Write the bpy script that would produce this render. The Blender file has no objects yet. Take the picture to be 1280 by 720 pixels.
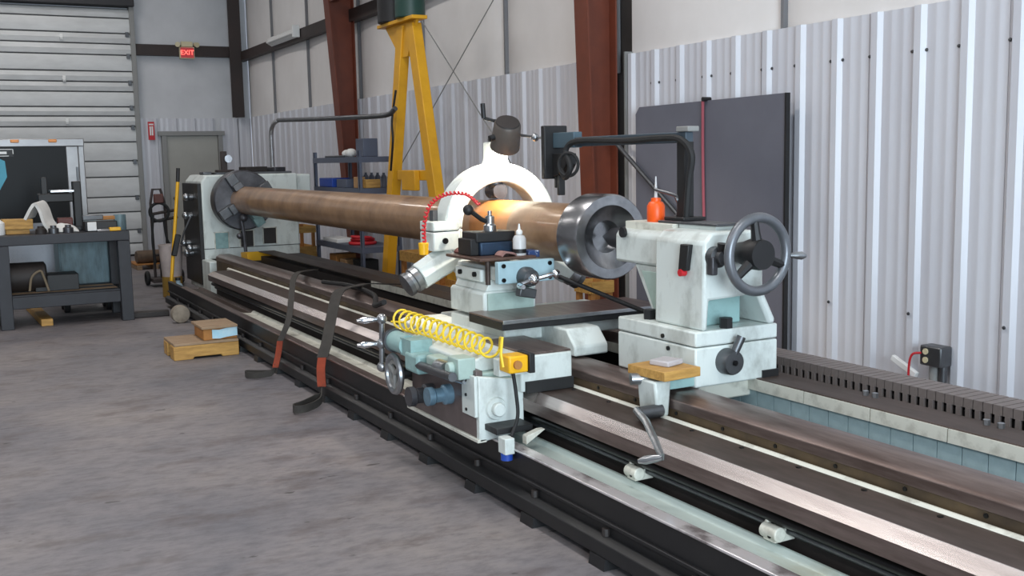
import bpy, math, random
from mathutils import Vector, Matrix
random.seed(7)
S = bpy.context.scene
COL = S.collection
PI = math.pi

# ------------------------------------------------------------------ camera
def make_camera():
    cd = bpy.data.cameras.new('camera'); cam = bpy.data.objects.new('camera', cd); COL.objects.link(cam)
    cd.sensor_width = 36.0; cd.lens = 36.0*1320/1280; cd.clip_start = .05; cd.clip_end = 200
    yaw, pitch, roll = 0.492644, 0.122346, -0.019997
    fw = Vector((math.sin(yaw)*math.cos(pitch), math.cos(yaw)*math.cos(pitch), -math.sin(pitch)))
    r0 = Vector((math.cos(yaw), -math.sin(yaw), 0)); u0 = r0.cross(fw)
    r = r0*math.cos(roll)+u0*math.sin(roll); u = -r0*math.sin(roll)+u0*math.cos(roll)
    m = Matrix((r, u, -fw)).transposed().to_4x4(); m.translation = Vector((0, 0, 1.6))
    cam.matrix_world = m
    S.camera = cam
make_camera()

# ------------------------------------------------------------------ world, light, exposure
S.view_settings.view_transform = 'Standard'; S.view_settings.look = 'None'
S.view_settings.gamma = 1.0; S.view_settings.use_curve_mapping = False
S.view_settings.exposure = 0.0
w = bpy.data.worlds.new('world'); S.world = w; w.use_nodes = True
w.node_tree.nodes['Background'].inputs[0].default_value = (.72, .82, 1, 1)
w.node_tree.nodes['Background'].inputs[1].default_value = 1.0

def area(name, loc, size, power, color, target):
    l = bpy.data.lights.new(name, 'AREA'); l.shape = 'RECTANGLE'; l.size, l.size_y = size
    l.energy = power; l.color = color
    o = bpy.data.objects.new(name, l); COL.objects.link(o); o.location = loc
    o.rotation_euler = (Vector(target)-Vector(loc)).to_track_quat('-Z', 'Y').to_euler()
    return o
# daylight through the open overhead door behind the camera, and the rows of hanging tube fixtures
area('door_daylight', (-.2, -5.3, 2.1), (4.4, 4.0), 860, (.74, .89, 1.0), (.3, 4, 1.6))
FIXTURES = [(x, y) for x in (-3.0, 1.6) for y in (0.5, 6.0, 11.5, 17.0)]
for fx, fy in FIXTURES:
    area('tube_light', (fx, fy, 5.78), (.5, 2.6), 105 if fy < 9 else 62, (1, .955, .92), (fx, fy, 0))

# ------------------------------------------------------------------ materials
def L(h):
    h = h.lstrip('#'); c = [int(h[i:i+2], 16)/255 for i in (0, 2, 4)]
    return tuple(x/12.92 if x <= .04045 else ((x+.055)/1.055)**2.4 for x in c)
MATS = {}
def mat(name, col, rough=.5, metal=0, col2=None, scale=6, amt=.5, bump=0, bscale=40, stretch=None, emit=0, coat=0, spec=.5, lo=.35, hi=.7, alpha=None, trans=0):
    if name in MATS: return MATS[name]
    m = bpy.data.materials.new(name); m.use_nodes = True; MATS[name] = m
    nt = m.node_tree; N = nt.nodes; K = nt.links; b = N['Principled BSDF']
    c1 = L(col)
    b.inputs['Roughness'].default_value = rough; b.inputs['Metallic'].default_value = metal
    b.inputs['Specular IOR Level'].default_value = spec
    b.inputs['Base Color'].default_value = (*c1, 1)
    if coat: b.inputs['Coat Weight'].default_value = coat
    if trans: b.inputs['Transmission Weight'].default_value = trans
    if alpha is not None: b.inputs['Alpha'].default_value = alpha
    if col2 or bump:
        tc = N.new('ShaderNodeTexCoord'); mp = N.new('ShaderNodeMapping'); K.new(tc.outputs['Object'], mp.inputs[0])
        if stretch: mp.inputs['Scale'].default_value = stretch
    if col2:
        n1 = N.new('ShaderNodeTexNoise'); n1.inputs['Scale'].default_value = scale; n1.inputs['Detail'].default_value = 6; n1.inputs['Roughness'].default_value = .62
        K.new(mp.outputs[0], n1.inputs['Vector'])
        cr = N.new('ShaderNodeMapRange'); cr.inputs[1].default_value = lo; cr.inputs[2].default_value = hi; cr.inputs[3].default_value = 0; cr.inputs[4].default_value = amt
        K.new(n1.outputs['Fac'], cr.inputs[0])
        mx = N.new('ShaderNodeMix'); mx.data_type = 'RGBA'; mx.inputs[6].default_value = (*c1, 1); mx.inputs[7].default_value = (*L(col2), 1)
        K.new(cr.outputs[0], mx.inputs[0]); K.new(mx.outputs[2], b.inputs['Base Color'])
        m['mix'] = 1
    if bump:
        n2 = N.new('ShaderNodeTexNoise'); n2.inputs['Scale'].default_value = bscale; n2.inputs['Detail'].default_value = 4
        K.new(mp.outputs[0], n2.inputs['Vector'])
        bp = N.new('ShaderNodeBump'); bp.inputs['Strength'].default_value = bump; bp.inputs['Distance'].default_value = .01
        K.new(n2.outputs['Fac'], bp.inputs['Height']); K.new(bp.outputs[0], b.inputs['Normal'])
    if emit:
        b.inputs['Emission Color'].default_value = (*c1, 1); b.inputs['Emission Strength'].default_value = emit
    return m

def concrete():
    m = bpy.data.materials.new('concrete'); m.use_nodes = True; nt = m.node_tree; N = nt.nodes; K = nt.links; b = N['Principled BSDF']
    g = N.new('ShaderNodeNewGeometry')
    def noise(sc, det=7, rough=.6, stretch=None):
        n = N.new('ShaderNodeTexNoise'); n.inputs['Scale'].default_value = sc; n.inputs['Detail'].default_value = det; n.inputs['Roughness'].default_value = rough
        if stretch:
            mp = N.new('ShaderNodeMapping'); mp.inputs['Scale'].default_value = stretch; mp.inputs['Rotation'].default_value = (0, 0, .35); K.new(g.outputs['Position'], mp.inputs[0]); K.new(mp.outputs[0], n.inputs['Vector'])
        else: K.new(g.outputs['Position'], n.inputs['Vector'])
        return n
    def ramp(src, pts):
        r = N.new('ShaderNodeValToRGB'); e = r.color_ramp.elements
        while len(e) < len(pts): e.new(.5)
        for el, (p, c) in zip(e, pts): el.position = p; el.color = (*c, 1)
        K.new(src, r.inputs[0]); return r
    def mix(a, b_, fac, mode='MIX'):
        x = N.new('ShaderNodeMix'); x.data_type = 'RGBA'; x.blend_type = mode
        x.inputs[0].default_value = 1 if not hasattr(fac, 'links') else 0
        if hasattr(fac, 'links'): K.new(fac, x.inputs[0])
        else: x.inputs[0].default_value = fac
        K.new(a, x.inputs[6]); K.new(b_, x.inputs[7]); return x
    base = ramp(noise(.8).outputs['Fac'], [(.3, L('646369')), (.5, L('7a7577')), (.7, L('8c8481'))])
    fine = ramp(noise(9, 8, .7, (1, 2.2, 1)).outputs['Fac'], [(.32, (.66, .66, .68)), (.55, (1, 1, 1)), (.8, (1.1, 1.08, 1.05))])
    m1 = mix(base.outputs[0], fine.outputs[0], 1.0, 'MULTIPLY')
    st = ramp(noise(2.1, 9, .66, (1, 1.8, 1)).outputs['Fac'], [(.52, (0, 0, 0)), (.72, (1, 1, 1))])
    stc = N.new('ShaderNodeRGB'); stc.outputs[0].default_value = (*L('4f423e'), 1)
    sm = N.new('ShaderNodeMath'); sm.operation = 'MULTIPLY'; sm.inputs[1].default_value = .75; K.new(st.outputs[0], sm.inputs[0])
    m2 = mix(m1.outputs[2], stc.outputs[0], sm.outputs[0])
    sp = ramp(noise(6.5, 3, .5, (1, 2.0, 1)).outputs['Fac'], [(.69, (0, 0, 0)), (.73, (1, 1, 1))])
    spc = N.new('ShaderNodeRGB'); spc.outputs[0].default_value = (*L('3a3533'), 1)
    sm2 = N.new('ShaderNodeMath'); sm2.operation = 'MULTIPLY'; sm2.inputs[1].default_value = .8; K.new(sp.outputs[0], sm2.inputs[0])
    m3 = mix(m2.outputs[2], spc.outputs[0], sm2.outputs[0])
    K.new(m3.outputs[2], b.inputs['Base Color'])
    rr = N.new('ShaderNodeMapRange'); rr.inputs[3].default_value = .42; rr.inputs[4].default_value = .75; K.new(noise(3).outputs['Fac'], rr.inputs[0]); K.new(rr.outputs[0], b.inputs['Roughness'])
    bp = N.new('ShaderNodeBump'); bp.inputs['Strength'].default_value = .12; bp.inputs['Distance'].default_value = .01; K.new(noise(30).outputs['Fac'], bp.inputs['Height']); K.new(bp.outputs[0], b.inputs['Normal'])
    return m
M_CONC = concrete()
M_JOINT = mat('joint_dirt', '4a4644', .9)
M_SHEET = mat('wainscot_sheet', 'd2d3d9', .36, 0, 'bfbfc6', 1.6, .7, stretch=(1, 1, .25), spec=.6)
M_INSUL = mat('insulation_facing', 'e9e6e4', .55, 0, 'd8d4d1', 1.2, .6, .25, 3)
M_SEAM = mat('seam_tape', '77777a', .6)
M_INSUL_END = mat('insulation_end', 'cfd0d3', .6, 0, 'b8b9bc', 1.2, .6, .25, 3)
M_IRON = mat('red_iron', '6e3522', .55, 0, '54281c', 5, .6)
M_IRONDK = mat('dark_iron', '2e2523', .6, 0, '3d2c26', 4, .5)
M_DOOR = mat('roll_door', 'd2d4d4', .5, 0, 'b6b7b7', 2.2, .6, stretch=(1, 1, 3))
M_DOORDK = mat('door_dark', '2b2b2e', .6)
M_ENTRY = mat('entry_door', 'a7a69f', .5, 0, '94938c', 2, .5)
M_FRAMEG = mat('frame_grey', '8a8a88', .5)
M_MINT = mat('mint_paint', 'd2d9d5', .42, 0, '7d8078', 7, .75, .08, 60, lo=.5, hi=.78, coat=.15, stretch=(1, 1, .6))
M_MINTG = mat('green_paint', 'a9beb6', .45, 0, '7c8c84', 6, .6, .08, 60, lo=.45, hi=.8)
M_MINTW = mat('cream_paint', 'd3d2c6', .5, 0, '6f695c', 7, .8, lo=.5, hi=.75)
M_TEAL = mat('teal_paint', '93b4b2', .45, 0, '56706f', 7, .7, lo=.45, hi=.75)
M_TRAY = mat('tray_paint', 'bac6c0', .4, 0, '8d7d45', 3.0, .9, stretch=(1, .5, 1), lo=.5, hi=.75)
M_BLOCK = mat('block_paint', 'a9bfc3', .5, 0, '6d8286', 6, .6)
M_WAY = mat('way_steel', '8c7d78', .33, .75, '5c4c46', 5, .8, stretch=(6, .6, 6))
M_WAYB = mat('way_highlight', 'd8cfcc', .26, .8, 'a0938e', 4, .7, stretch=(6, .5, 6))  # paler than the way steel: the bevel's reflected highlight is in the colour
M_RUSTY = mat('way_dark', '51443f', .5, .35, '33291f', 6, .8, stretch=(4, .8, 4))
M_CAST = mat('dark_casting', '332d2b', .6, .1, '211d1c', 5, .7)
M_BLACK = mat('black_paint', '161618', .5, 0, '242323', 6, .6)
M_BLACKG = mat('black_gloss', '08080a', .4, 0, spec=.2)
M_RUBBER = mat('black_rubber', '1a1a1b', .7)
M_STEEL = mat('steel', 'aeb1b4', .28, .9, '7f8184', 12, .6)
M_STEELD = mat('steel_dark', '6a6c6f', .4, .8, '48484a', 9, .6)
M_TURN = mat('turned_steel', 'a7a8aa', .26, .95, '77777a', 16, .7, stretch=(1, .3, 1))
M_CHROME = mat('chrome', 'dfe2e6', .12, 1)
M_PIPE = mat('pipe_rust', 'a78463', .36, .2, '735740', 4.5, .85, .06, 60, coat=.25)
M_PIPEO = mat('pipe_orange', 'b5793f', .34, .25, '8a5a34', 6, .7, coat=.25)
M_CHUCK = mat('chuck_steel', '5d5d61', .4, .55, '353438', 7, .8)
M_GREYB = mat('grey_board', '666771', .6, 0, '585963', 1.5, .6)
M_YEL = mat('yellow_paint', 'e0a51c', .45, 0, 'b57f18', 4, .5)
M_YELH = mat('yellow_hose', 'f2cf34', .35)
M_YELP = mat('yellow_plastic', 'eab017', .4)
M_ORANGE = mat('orange_plastic', 'ee5a14', .4)
M_WHITEP = mat('white_plastic', 'e6e6e4', .4)
M_CLEAR = mat('clear_plastic', 'dcdcdc', .3, alpha=.75)
M_WOOD = mat('wood_yellow', 'c79a52', .6, 0, '8e6630', 5, .8, .15, 30, stretch=(1.2, 8, 8))
M_WOOD2 = mat('wood_weathered', 'a58b6f', .7, 0, '77614a', 5, .8, .2, 30, stretch=(1.2, 8, 8))
M_WOOD3 = mat('wood_orange', 'b47a3c', .65, 0, '7d5126', 5, .7, .15, 30)
M_CARD = mat('cardboard', 'a8835c', .75, 0, '8a6a48', 3, .5)
M_BLUEP = mat('blue_plastic', '20449c', .4)
M_BLUEPAPER = mat('blue_paper', '9fd0e4', .6, 0, 'e8f0f2', 8, .7)
M_TEALCAB = mat('cabinet_teal', '718b93', .5, 0, '434f53', 4, .8, stretch=(3, 3, .8))
M_BENCH = mat('bench_steel', '34353a', .55, .1, '26262a', 4, .6)
M_ALU = mat('aluminium', 'c6c6c8', .3, .85, 'a0a0a2', 5, .6)
M_ALUD = mat('trailer_alu', '9b9a9b', .4, .6, '7c7b7c', 5, .6)
M_RED = mat('red_paint', 'c0202a', .5)
M_REDC = mat('red_cord', '9c4a55', .6)
M_EXIT = mat('exit_red', 'ff5a50', .5, emit=3)
M_BEIGE = mat('beige_plastic', 'cfc4a2', .5)
M_GREENDK = mat('dark_green', '1f4038', .45)
M_CLOTH = mat('white_cloth', 'dedcd8', .9, 0, 'b7b3ac', 6, .5, .3, 25)
M_STRAP = mat('strap_grey', '3c3834', .85, 0, '2a2724', 15, .6)
M_STRAPR = mat('strap_orange', '9c4026', .85, 0, '5a2a1c', 12, .8)
M_SHELF = mat('shelf_grey', '5a6070', .5, .2)
M_LEAD = mat('screw_black', '141415', .3, .4)
M_AMBER = mat('amber_lens', 'e0861a', .3)
M_CYAN = mat('cyan_decal', '1e8fa8', .4)
M_TUBE = mat('tube_white', 'ffffff', .5, emit=1.5)
M_CEIL = mat('ceiling_white', 'cfcfd0', .8)
M_WALLP = mat('plain_wall', 'bdbdc0', .7)

def diamond_plate():
    m = mat('diamond_plate', '93969c', .45, .7)
    nt = m.node_tree; N = nt.nodes; K = nt.links; b = N['Principled BSDF']
    tc = N.new('ShaderNodeTexCoord'); mp = N.new('ShaderNodeMapping'); mp.inputs['Rotation'].default_value = (0, .785, 0); K.new(tc.outputs['Object'], mp.inputs[0])
    v = N.new('ShaderNodeTexChecker'); v.inputs['Scale'].default_value = 30; K.new(mp.outputs[0], v.inputs[0])
    bp = N.new('ShaderNodeBump'); bp.inputs['Distance'].default_value = .01; K.new(v.outputs['Fac'], bp.inputs['Height']); K.new(bp.outputs[0], b.inputs['Normal'])
    return m
M_DIAM = diamond_plate()

# ------------------------------------------------------------------ mesh helpers
LOC = {}
class MB:
    def __init__(s): s.v = []; s.f = []
    def add(s, vs, fs):
        o = len(s.v); s.v += [Vector(p) for p in vs]; s.f += [[i+o for i in f] for f in fs]; return s
    def box(s, x0, x1, y0, y1, z0, z1):
        return s.add([(x0,y0,z0),(x1,y0,z0),(x1,y1,z0),(x0,y1,z0),(x0,y0,z1),(x1,y0,z1),(x1,y1,z1),(x0,y1,z1)],
                     [(0,3,2,1),(4,5,6,7),(0,1,5,4),(1,2,6,5),(2,3,7,6),(3,0,4,7)])
    def obox(s, c, size, rot=(0, 0, 0)):
        from mathutils import Euler
        R = Euler(rot).to_matrix(); c = Vector(c); h = [q/2 for q in size]; o = MB().box(-h[0],h[0],-h[1],h[1],-h[2],h[2])
        return s.add([c+R@v for v in o.v], o.f)
    def prism(s, poly, axis, a0, a1):
        def P(p, a):
            if axis == 'Y': return (p[0], a, p[1])
            if axis == 'X': return (a, p[0], p[1])
            return (p[0], p[1], a)
        n = len(poly)
        area2 = sum(poly[i][0]*poly[(i+1) % n][1]-poly[(i+1) % n][0]*poly[i][1] for i in range(n))
        if (area2 < 0) != (axis == 'Y'): poly = poly[::-1]
        vs = [P(p, a0) for p in poly]+[P(p, a1) for p in poly]
        fs = [tuple(range(n))[::-1], tuple(range(n, 2*n))]+[(i, (i+1) % n, n+(i+1) % n, n+i) for i in range(n)]
        return s.add(vs, fs)
    def rev(s, prof, p0, d, n=24, capped=True):
        p0 = Vector(p0); d = Vector(d).normalized(); q = d.to_track_quat('Z', 'Y'); a = q@Vector((1, 0, 0)); b = q@Vector((0, 1, 0))
        vs = []; fs = []
        for r, t in prof:
            for i in range(n):
                th = 2*PI*i/n; vs.append(p0+d*t+(a*math.cos(th)+b*math.sin(th))*r)
        for k in range(len(prof)-1):
            for i in range(n):
                j = (i+1) % n; fs.append((k*n+i, k*n+j, (k+1)*n+j, (k+1)*n+i))
        if capped:
            if prof[0][0] > 1e-6: fs.append(tuple(range(n))[::-1])
            if prof[-1][0] > 1e-6: m = (len(prof)-1)*n; fs.append(tuple(range(m, m+n)))
        return s.add(vs, fs)
    def cyl(s, p0, p1, r, r1=None, n=20):
        d = Vector(p1)-Vector(p0); return s.rev([(r, 0), (r if r1 is None else r1, d.length)], p0, d, n)
    def ring(s, c, d, R, r, w, n=40):
        return s.rev([(r, -w/2), (R, -w/2), (R, w/2), (r, w/2), (r, -w/2)], c, d, n, False)
    def sphere(s, c, r, n=16, sq=1):
        k = 8; return s.rev([(max(1e-4, r*math.sin(PI*i/k)), -r*sq*math.cos(PI*i/k)) for i in range(k+1)], c, (0, 0, 1), n, False)
    def torus(s, c, d, R, r, n=40, m=10):
        return s.rev([(R+r*math.cos(2*PI*i/m), r*math.sin(2*PI*i/m)) for i in range(m+1)], c, d, n, False)
    def tube(s, pts, r, n=8, rr=None):
        pts = [Vector(p) for p in pts]; k = len(pts); vs = []; fs = []
        t = (pts[1]-pts[0]).normalized(); u = t.orthogonal().normalized()
        for i, p in enumerate(pts):
            t2 = ((pts[min(i+1, k-1)]-pts[max(i-1, 0)])).normalized()
            u = (u-t2*u.dot(t2)).normalized(); w_ = t2.cross(u); R = rr[i] if rr else r
            for j in range(n):
                a = 2*PI*j/n; vs.append(p+(u*math.cos(a)+w_*math.sin(a))*R)
        for i in range(k-1):
            for j in range(n): q = (j+1) % n; fs.append((i*n+j, i*n+q, (i+1)*n+q, (i+1)*n+j))
        fs.append(tuple(range(n))[::-1]); fs.append(tuple(range((k-1)*n, k*n)))
        return s.add(vs, fs)
    def ribbon(s, pts, wv, th):
        pts = [Vector(p) for p in pts]; k = len(pts); vs = []; fs = []
        wvs = [Vector(wv)]*k if not isinstance(wv, list) else [Vector(q) for q in wv]
        for i, p in enumerate(pts):
            t = (pts[min(i+1, k-1)]-pts[max(i-1, 0)]).normalized(); n = t.cross(wvs[i]).normalized()*th/2; h = wvs[i]/2
            vs += [p-h-n, p+h-n, p+h+n, p-h+n]
        for i in range(k-1):
            for j in range(4): q = (j+1) % 4; fs.append((i*4+j, i*4+q, (i+1)*4+q, (i+1)*4+j))
        fs += [(3, 2, 1, 0), tuple(range((k-1)*4, k*4))]
        return s.add(vs, fs)
    def mesh(s, name, material, off=(0, 0, 0), smooth=True):
        off = Vector(off); me = bpy.data.meshes.new(name); me.from_pydata([v-off for v in s.v], [], s.f); me.update()
        import bmesh
        bm = bmesh.new(); bm.from_mesh(me); bmesh.ops.recalc_face_normals(bm, faces=bm.faces); bm.to_mesh(me); bm.free()
        if smooth:
            me.shade_smooth(); me.set_sharp_from_angle(angle=math.radians(34))
        me.materials.append(material); return me
def spline(pts, n=8):
    pts = [Vector(p) for p in pts]; out = []
    P = [pts[0]*2-pts[1]]+pts+[pts[-1]*2-pts[-2]]
    for i in range(1, len(P)-2):
        for k in range(n):
            t = k/n; a, b, c, d = P[i-1], P[i], P[i+1], P[i+2]
            out.append(.5*((2*b)+(-a+c)*t+(2*a-5*b+4*c-d)*t*t+(-a+3*b-3*c+d)*t**3))
    out.append(pts[-1]); return out
def bevel(o, w, seg=2):
    m = o.modifiers.new('bevel', 'BEVEL'); m.width = w; m.segments = seg; m.limit_method = 'ANGLE'; m.angle_limit = math.radians(40)
def tag(o, label, cat, group=None):
    o['label'] = label; o['category'] = cat
    if group: o['group'] = group
    return o
def thing(name, label, cat, loc, group=None):
    o = bpy.data.objects.new(name, None); COL.objects.link(o); o.location = loc; o.empty_display_size = .1
    LOC[o.name] = Vector(loc); return tag(o, label, cat, group)
def part(name, mb, m, parent, bev=0, smooth=True, kind=None):
    off = LOC[parent.name]; o = bpy.data.objects.new(name, mb.mesh(name, m, off, smooth)); COL.objects.link(o); o.parent = parent
    LOC[o.name] = off
    if bev: bevel(o, bev)
    if kind: o['kind'] = kind
    return o
def solo(name, mb, m, label, cat, group=None, bev=0, kind=None):
    zs = [v.z for v in mb.v]; c = Vector((sum(v.x for v in mb.v)/len(mb.v), sum(v.y for v in mb.v)/len(mb.v), min(zs)))
    o = bpy.data.objects.new(name, mb.mesh(name, m, c)); COL.objects.link(o); o.location = c; LOC[o.name] = c
    if bev: bevel(o, bev)
    if label: tag(o, label, cat, group)
    if kind: o['kind'] = kind
    return o
def struct(name, mb, m, label=None, bev=0):
    o = bpy.data.objects.new(name, mb.mesh(name, m)); COL.objects.link(o); LOC[o.name] = Vector((0, 0, 0)); o['kind'] = 'structure'
    if label: o['label'] = label
    if bev: bevel(o, bev)
    return o
def sempty(name, label=None):
    o = bpy.data.objects.new(name, None); COL.objects.link(o); LOC[o.name] = Vector((0, 0, 0)); o['kind'] = 'structure'
    if label: o['label'] = label
    return o
def piece(name, me, parent, loc, rot=None):
    o = bpy.data.objects.new(name, me); COL.objects.link(o); o.parent = parent; o.location = Vector(loc)-LOC[parent.name]; LOC[o.name] = LOC[parent.name]
    if rot: o.rotation_euler = rot
    return o
def B(*a): return MB().box(*a)

# ================================================================== SETTING
# floor: concrete slabs with sawn joints
YB, XL, YE, XR, ZC = -5.6, -8.0, 19.85, 5.2, 6.0
floor = struct('floor', B(XL-.2, XR+.2, YB-.2, YE+.2, -.15, -.012), M_JOINT, 'stained grey concrete shop floor')
xs = [XL-.2, -5.2, -2.0, XR+.2]; ys = [YB-.2, 1.0, 7.12, 13.2, YE+.2]
for i in range(3):
    for j in range(4):
        g = .003
        part('slab', B(xs[i]+(g if i else 0), xs[i+1]-(g if i < 2 else 0), ys[j]+(g if j else 0), ys[j+1]-(g if j < 3 else 0), -.012, 0), M_CONC, floor, smooth=False)
struct('ceiling', B(XL, XR+.1, YB, YE, ZC, ZC+.1), M_CEIL)

# right wall: faced insulation above, ribbed sheet wainscot below
wall_right = struct('wall_right', B(5.2, 5.3, YB, YE, -.012, ZC), M_INSUL, 'right wall with white faced insulation above ribbed metal wainscot')
seamY = [-3.2, -1.2, .8, 2.9, 5.62, 7.62, 9.66, 11.75, 13.9, 16.16, 18.1, YE]
for a, b in zip(seamY[:-1], seamY[1:]):     # insulation strips, pillowed between the seams
    n = 8; mb = MB(); poly = [(5.2, a)]
    for k in range(n+1):
        t = k/n; poly.append((5.195-.05*math.sin(PI*t)**.6, a+.012+(b-a-.024)*t))
    poly.append((5.2, b)); mb.prism(poly, 'Z', 2.3, ZC)
    part('insulation_strip', mb, M_INSUL, wall_right)
for y in seamY[:-1]:
    part('seam', B(5.155, 5.2, y-.014, y+.014, 2.3, ZC), M_SEAM, wall_right)
PITCH = .327
def sheet_poly(nr):
    pts = [(0.02, 0)]
    for k in range(nr):
        y = k*PITCH
        pts += [(0, y+.0), (0, y+.035), (-.005, y+.05), (-.005, y+.068), (0, y+.083), (0, y+.125), (-.005, y+.14), (-.005, y+.158), (0, y+.173),
                (0, y+.218), (-.028, y+.240), (-.028, y+.288), (0, y+.31)]
    pts += [(0, nr*PITCH-.004), (.02, nr*PITCH-.004)]
    return pts
sheet = MB().prism(sheet_poly(3), 'Z', .03, 2.44).mesh('wainscot_sheet', M_SHEET)
sheet2 = MB().prism(sheet_poly(2), 'Z', .03, 2.44).mesh('wainscot_sheet_half', M_SHEET)
base_y = 5.08-.264   # a rib centre falls at 5.08
y = base_y-PITCH*3*11
while y < 6.7: piece('wainscot_sheet', sheet, wall_right, (5.13, y, 0)); y += PITCH*3
piece('wainscot_sheet', sheet2, wall_right, (5.13, y, 0))
y = 7.66
while y+PITCH*3 < YE+.05: piece('wainscot_sheet', sheet, wall_right, (5.13, y, 0)); y += PITCH*3
part('wainscot_trim', B(5.09, 5.17, 7.415, 7.435, .03, 2.46), M_FRAMEG, wall_right)
part('recess_shade', B(5.175, 5.2, 7.435, 7.66, .0, ZC), M_CAST, wall_right)  # dark strip in the sheet gap, shade of the recess put into its colour
part('girt', B(5.0, 5.12, 7.8, YE, 3.46, 3.62), M_IRONDK, wall_right)
# screw heads of the sheets
scr = MB().rev([(.0001, -.008), (.009, -.006), (.011, 0)], (0, 0, 0), (1, 0, 0), 8).mesh('screw', M_STEELD)
k = -4
for i in range(-6, 10):
    yy = 5.08+PITCH*i
    for dz, dy in ((2.18, .055), (2.18, -.05)):
        if (i % 2 == 0 or dy > 0): piece('screw', scr, wall_right, (5.128, yy+dy, dz))
    if i % 2 == 0: piece('screw', scr, wall_right, (5.09, yy, .62))

# end wall with overhead door and entry door
wall_end = struct('wall_end', B(XL, XR, YE+.02, YE+.15, -.012, ZC), M_INSUL_END, 'end wall with grey faced insulation above metal wainscot')
part('girt', B(3.2, 5.0, YE-.12, YE+.02, 3.53, 3.72), M_IRONDK, wall_end)
shE = MB()
poly = [(p[1], YE+p[0]*.6) for p in sheet_poly(1)]
she = MB().prism([(q[0], q[1]-YE) for q in poly], 'Z', .0, 2.43).mesh('wainscot_sheet', M_SHEET)
shes = MB().prism([(q[0], q[1]-YE) for q in poly], 'Z', 2.2, 2.43).mesh('wainscot_sheet_short', M_SHEET)
for xx, m_ in ((3.21, she), (3.55, shes), (3.88, shes), (4.2, shes), (4.64, she), (4.87, she)):
    piece('wainscot_sheet', m_, wall_end, (xx, YE+.0, 0))
# overhead sectional door
door1 = sempty('door_1', 'closed white overhead sectional door with horizontal ribs')
zs = [0.02, .23, .47, .79, 1.06, 1.41, 1.69, 2.02, 2.29, 2.47, 2.63, 2.89, 3.06, 3.24, 3.52, 3.71, 3.89, 4.15, 4.31]
for a, b in zip(zs[:-1], zs[1:]):
    h = b-a
    part('slat', MB().prism([(19.80, a+.006), (19.755, a+.012), (19.735, a+h*.5), (19.765, b-.016), (19.80, b-.006)], 'X', -1.6, 3.12), M_DOOR, door1)
part('door_backing', B(-1.6, 3.12, 19.80, 19.815, 0, 4.31), M_DOORDK, door1)
part('track', B(3.12, 3.2, 19.70, 19.87, 0, 4.5), M_FRAMEG, door1, .005)
part('track', B(-1.7, -1.6, 19.70, 19.87, 0, 4.5), M_FRAMEG, door1, .005)
part('header', B(-1.7, 3.2, 19.6, 19.87, 4.34, 4.85), M_DOORDK, door1, .01)
for zz in (3.8, 3.1, 2.38):
    part('hinge', MB().box(1.98, 2.03, 19.715, 19.74, zz-.05, zz+.05).cyl((2.0, 19.70, zz), (2.0, 19.735, zz), .03), M_WHITEP, door1, .004)
for zz in zs[2:-1:2]:
    part('roller', MB().box(3.04, 3.1, 19.71, 19.74, zz-.06, zz+.02), M_STEELD, door1, .004)
    part('hinge', MB().box(.62, .67, 19.715, 19.74, zz-.05, zz+.03), M_STEELD, door1, .004)
# entry door
door2 = sempty('door_2', 'grey steel entry door beside the overhead door')
part('door_frame', MB().box(3.56, 3.64, 19.76, 19.87, 0, 2.2).box(4.56, 4.64, 19.76, 19.87, 0, 2.2).box(3.5, 4.68, 19.75, 19.87, 2.12, 2.2), M_FRAMEG, door2, .004)
dl = part('door_leaf', B(3.645, 4.555, 19.81, 19.86, .02, 2.115), M_ENTRY, door2, .004)
part('door_knob', MB().cyl((3.73, 19.81, 1.0), (3.73, 19.77, 1.0), .014).sphere((3.73, 19.755, 1.0), .032), M_STEELD, dl)

# the walls behind and left of the camera, with the open overhead door the daylight enters by
wl = struct('wall_left', B(XL-.12, XL, YB, YE, -.012, ZC), M_WALLP)
wb = MB().box(XL, -2.5, YB-.12, YB, -.012, ZC).box(2.1, XR, YB-.12, YB, -.012, ZC).box(-2.5, 2.1, YB-.12, YB, 4.2, ZC)
struct('wall_back', wb, M_WALLP)

# rigid frame columns of red iron
def column(name, y, label, x_low=4.80, taper=.06, z1=ZC, xo=5.08):
    t = thing(name, label, 'column', (4.9, y, 0), 'red iron frame columns along the right wall')
    def xf(z): return x_low-taper*z
    fl = MB(); a = .10
    fl.add([(xf(0), y-a, 0), (xf(0), y+a, 0), (xf(z1), y+a, z1), (xf(z1), y-a, z1), (xf(0)+.014, y-a, 0), (xf(0)+.014, y+a, 0), (xf(z1)+.014, y+a, z1), (xf(z1)+.014, y-a, z1)],
           [(0,1,2,3),(4,7,6,5),(0,4,5,1),(1,5,6,2),(2,6,7,3),(3,7,4,0)])
    part('inner_flange', fl, M_IRON, t)
    wb_ = MB().add([(xf(0)+.014, y-.006, 0), (xo, y-.006, 0), (xo, y-.006, z1), (xf(z1)+.014, y-.006, z1), (xf(0)+.014, y+.006, 0), (xo, y+.006, 0), (xo, y+.006, z1), (xf(z1)+.014, y+.006, z1)],
           [(0,1,2,3),(4,7,6,5),(0,4,5,1),(1,5,6,2),(2,6,7,3),(3,7,4,0)])
    part('web', wb_, M_IRON, t)
    part('outer_flange', B(xo, xo+.014, y-a, y+a, 0, z1), M_IRON, t)
    part('base_plate', B(xf(0)-.03, xo+.014, y-.13, y+.13, 0, .02), M_IRON, t)
    return t
column('frame_column', 7.52, 'brown tapered steel column behind the lamp arm and the lathe workpiece', 4.81, .03, ZC, 5.0)
c1 = column('frame_column', 13.8, 'brown tapered steel column behind the grey metal shelving', 4.93, .065, ZC, 5.03)
part('haunch_beam', MB().prism([(4.6, 3.86), (4.6, 6.0), (4.45, 6.0), (4.45, 4.0)], 'Y', 13.7, 13.9), M_IRON, c1)
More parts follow.
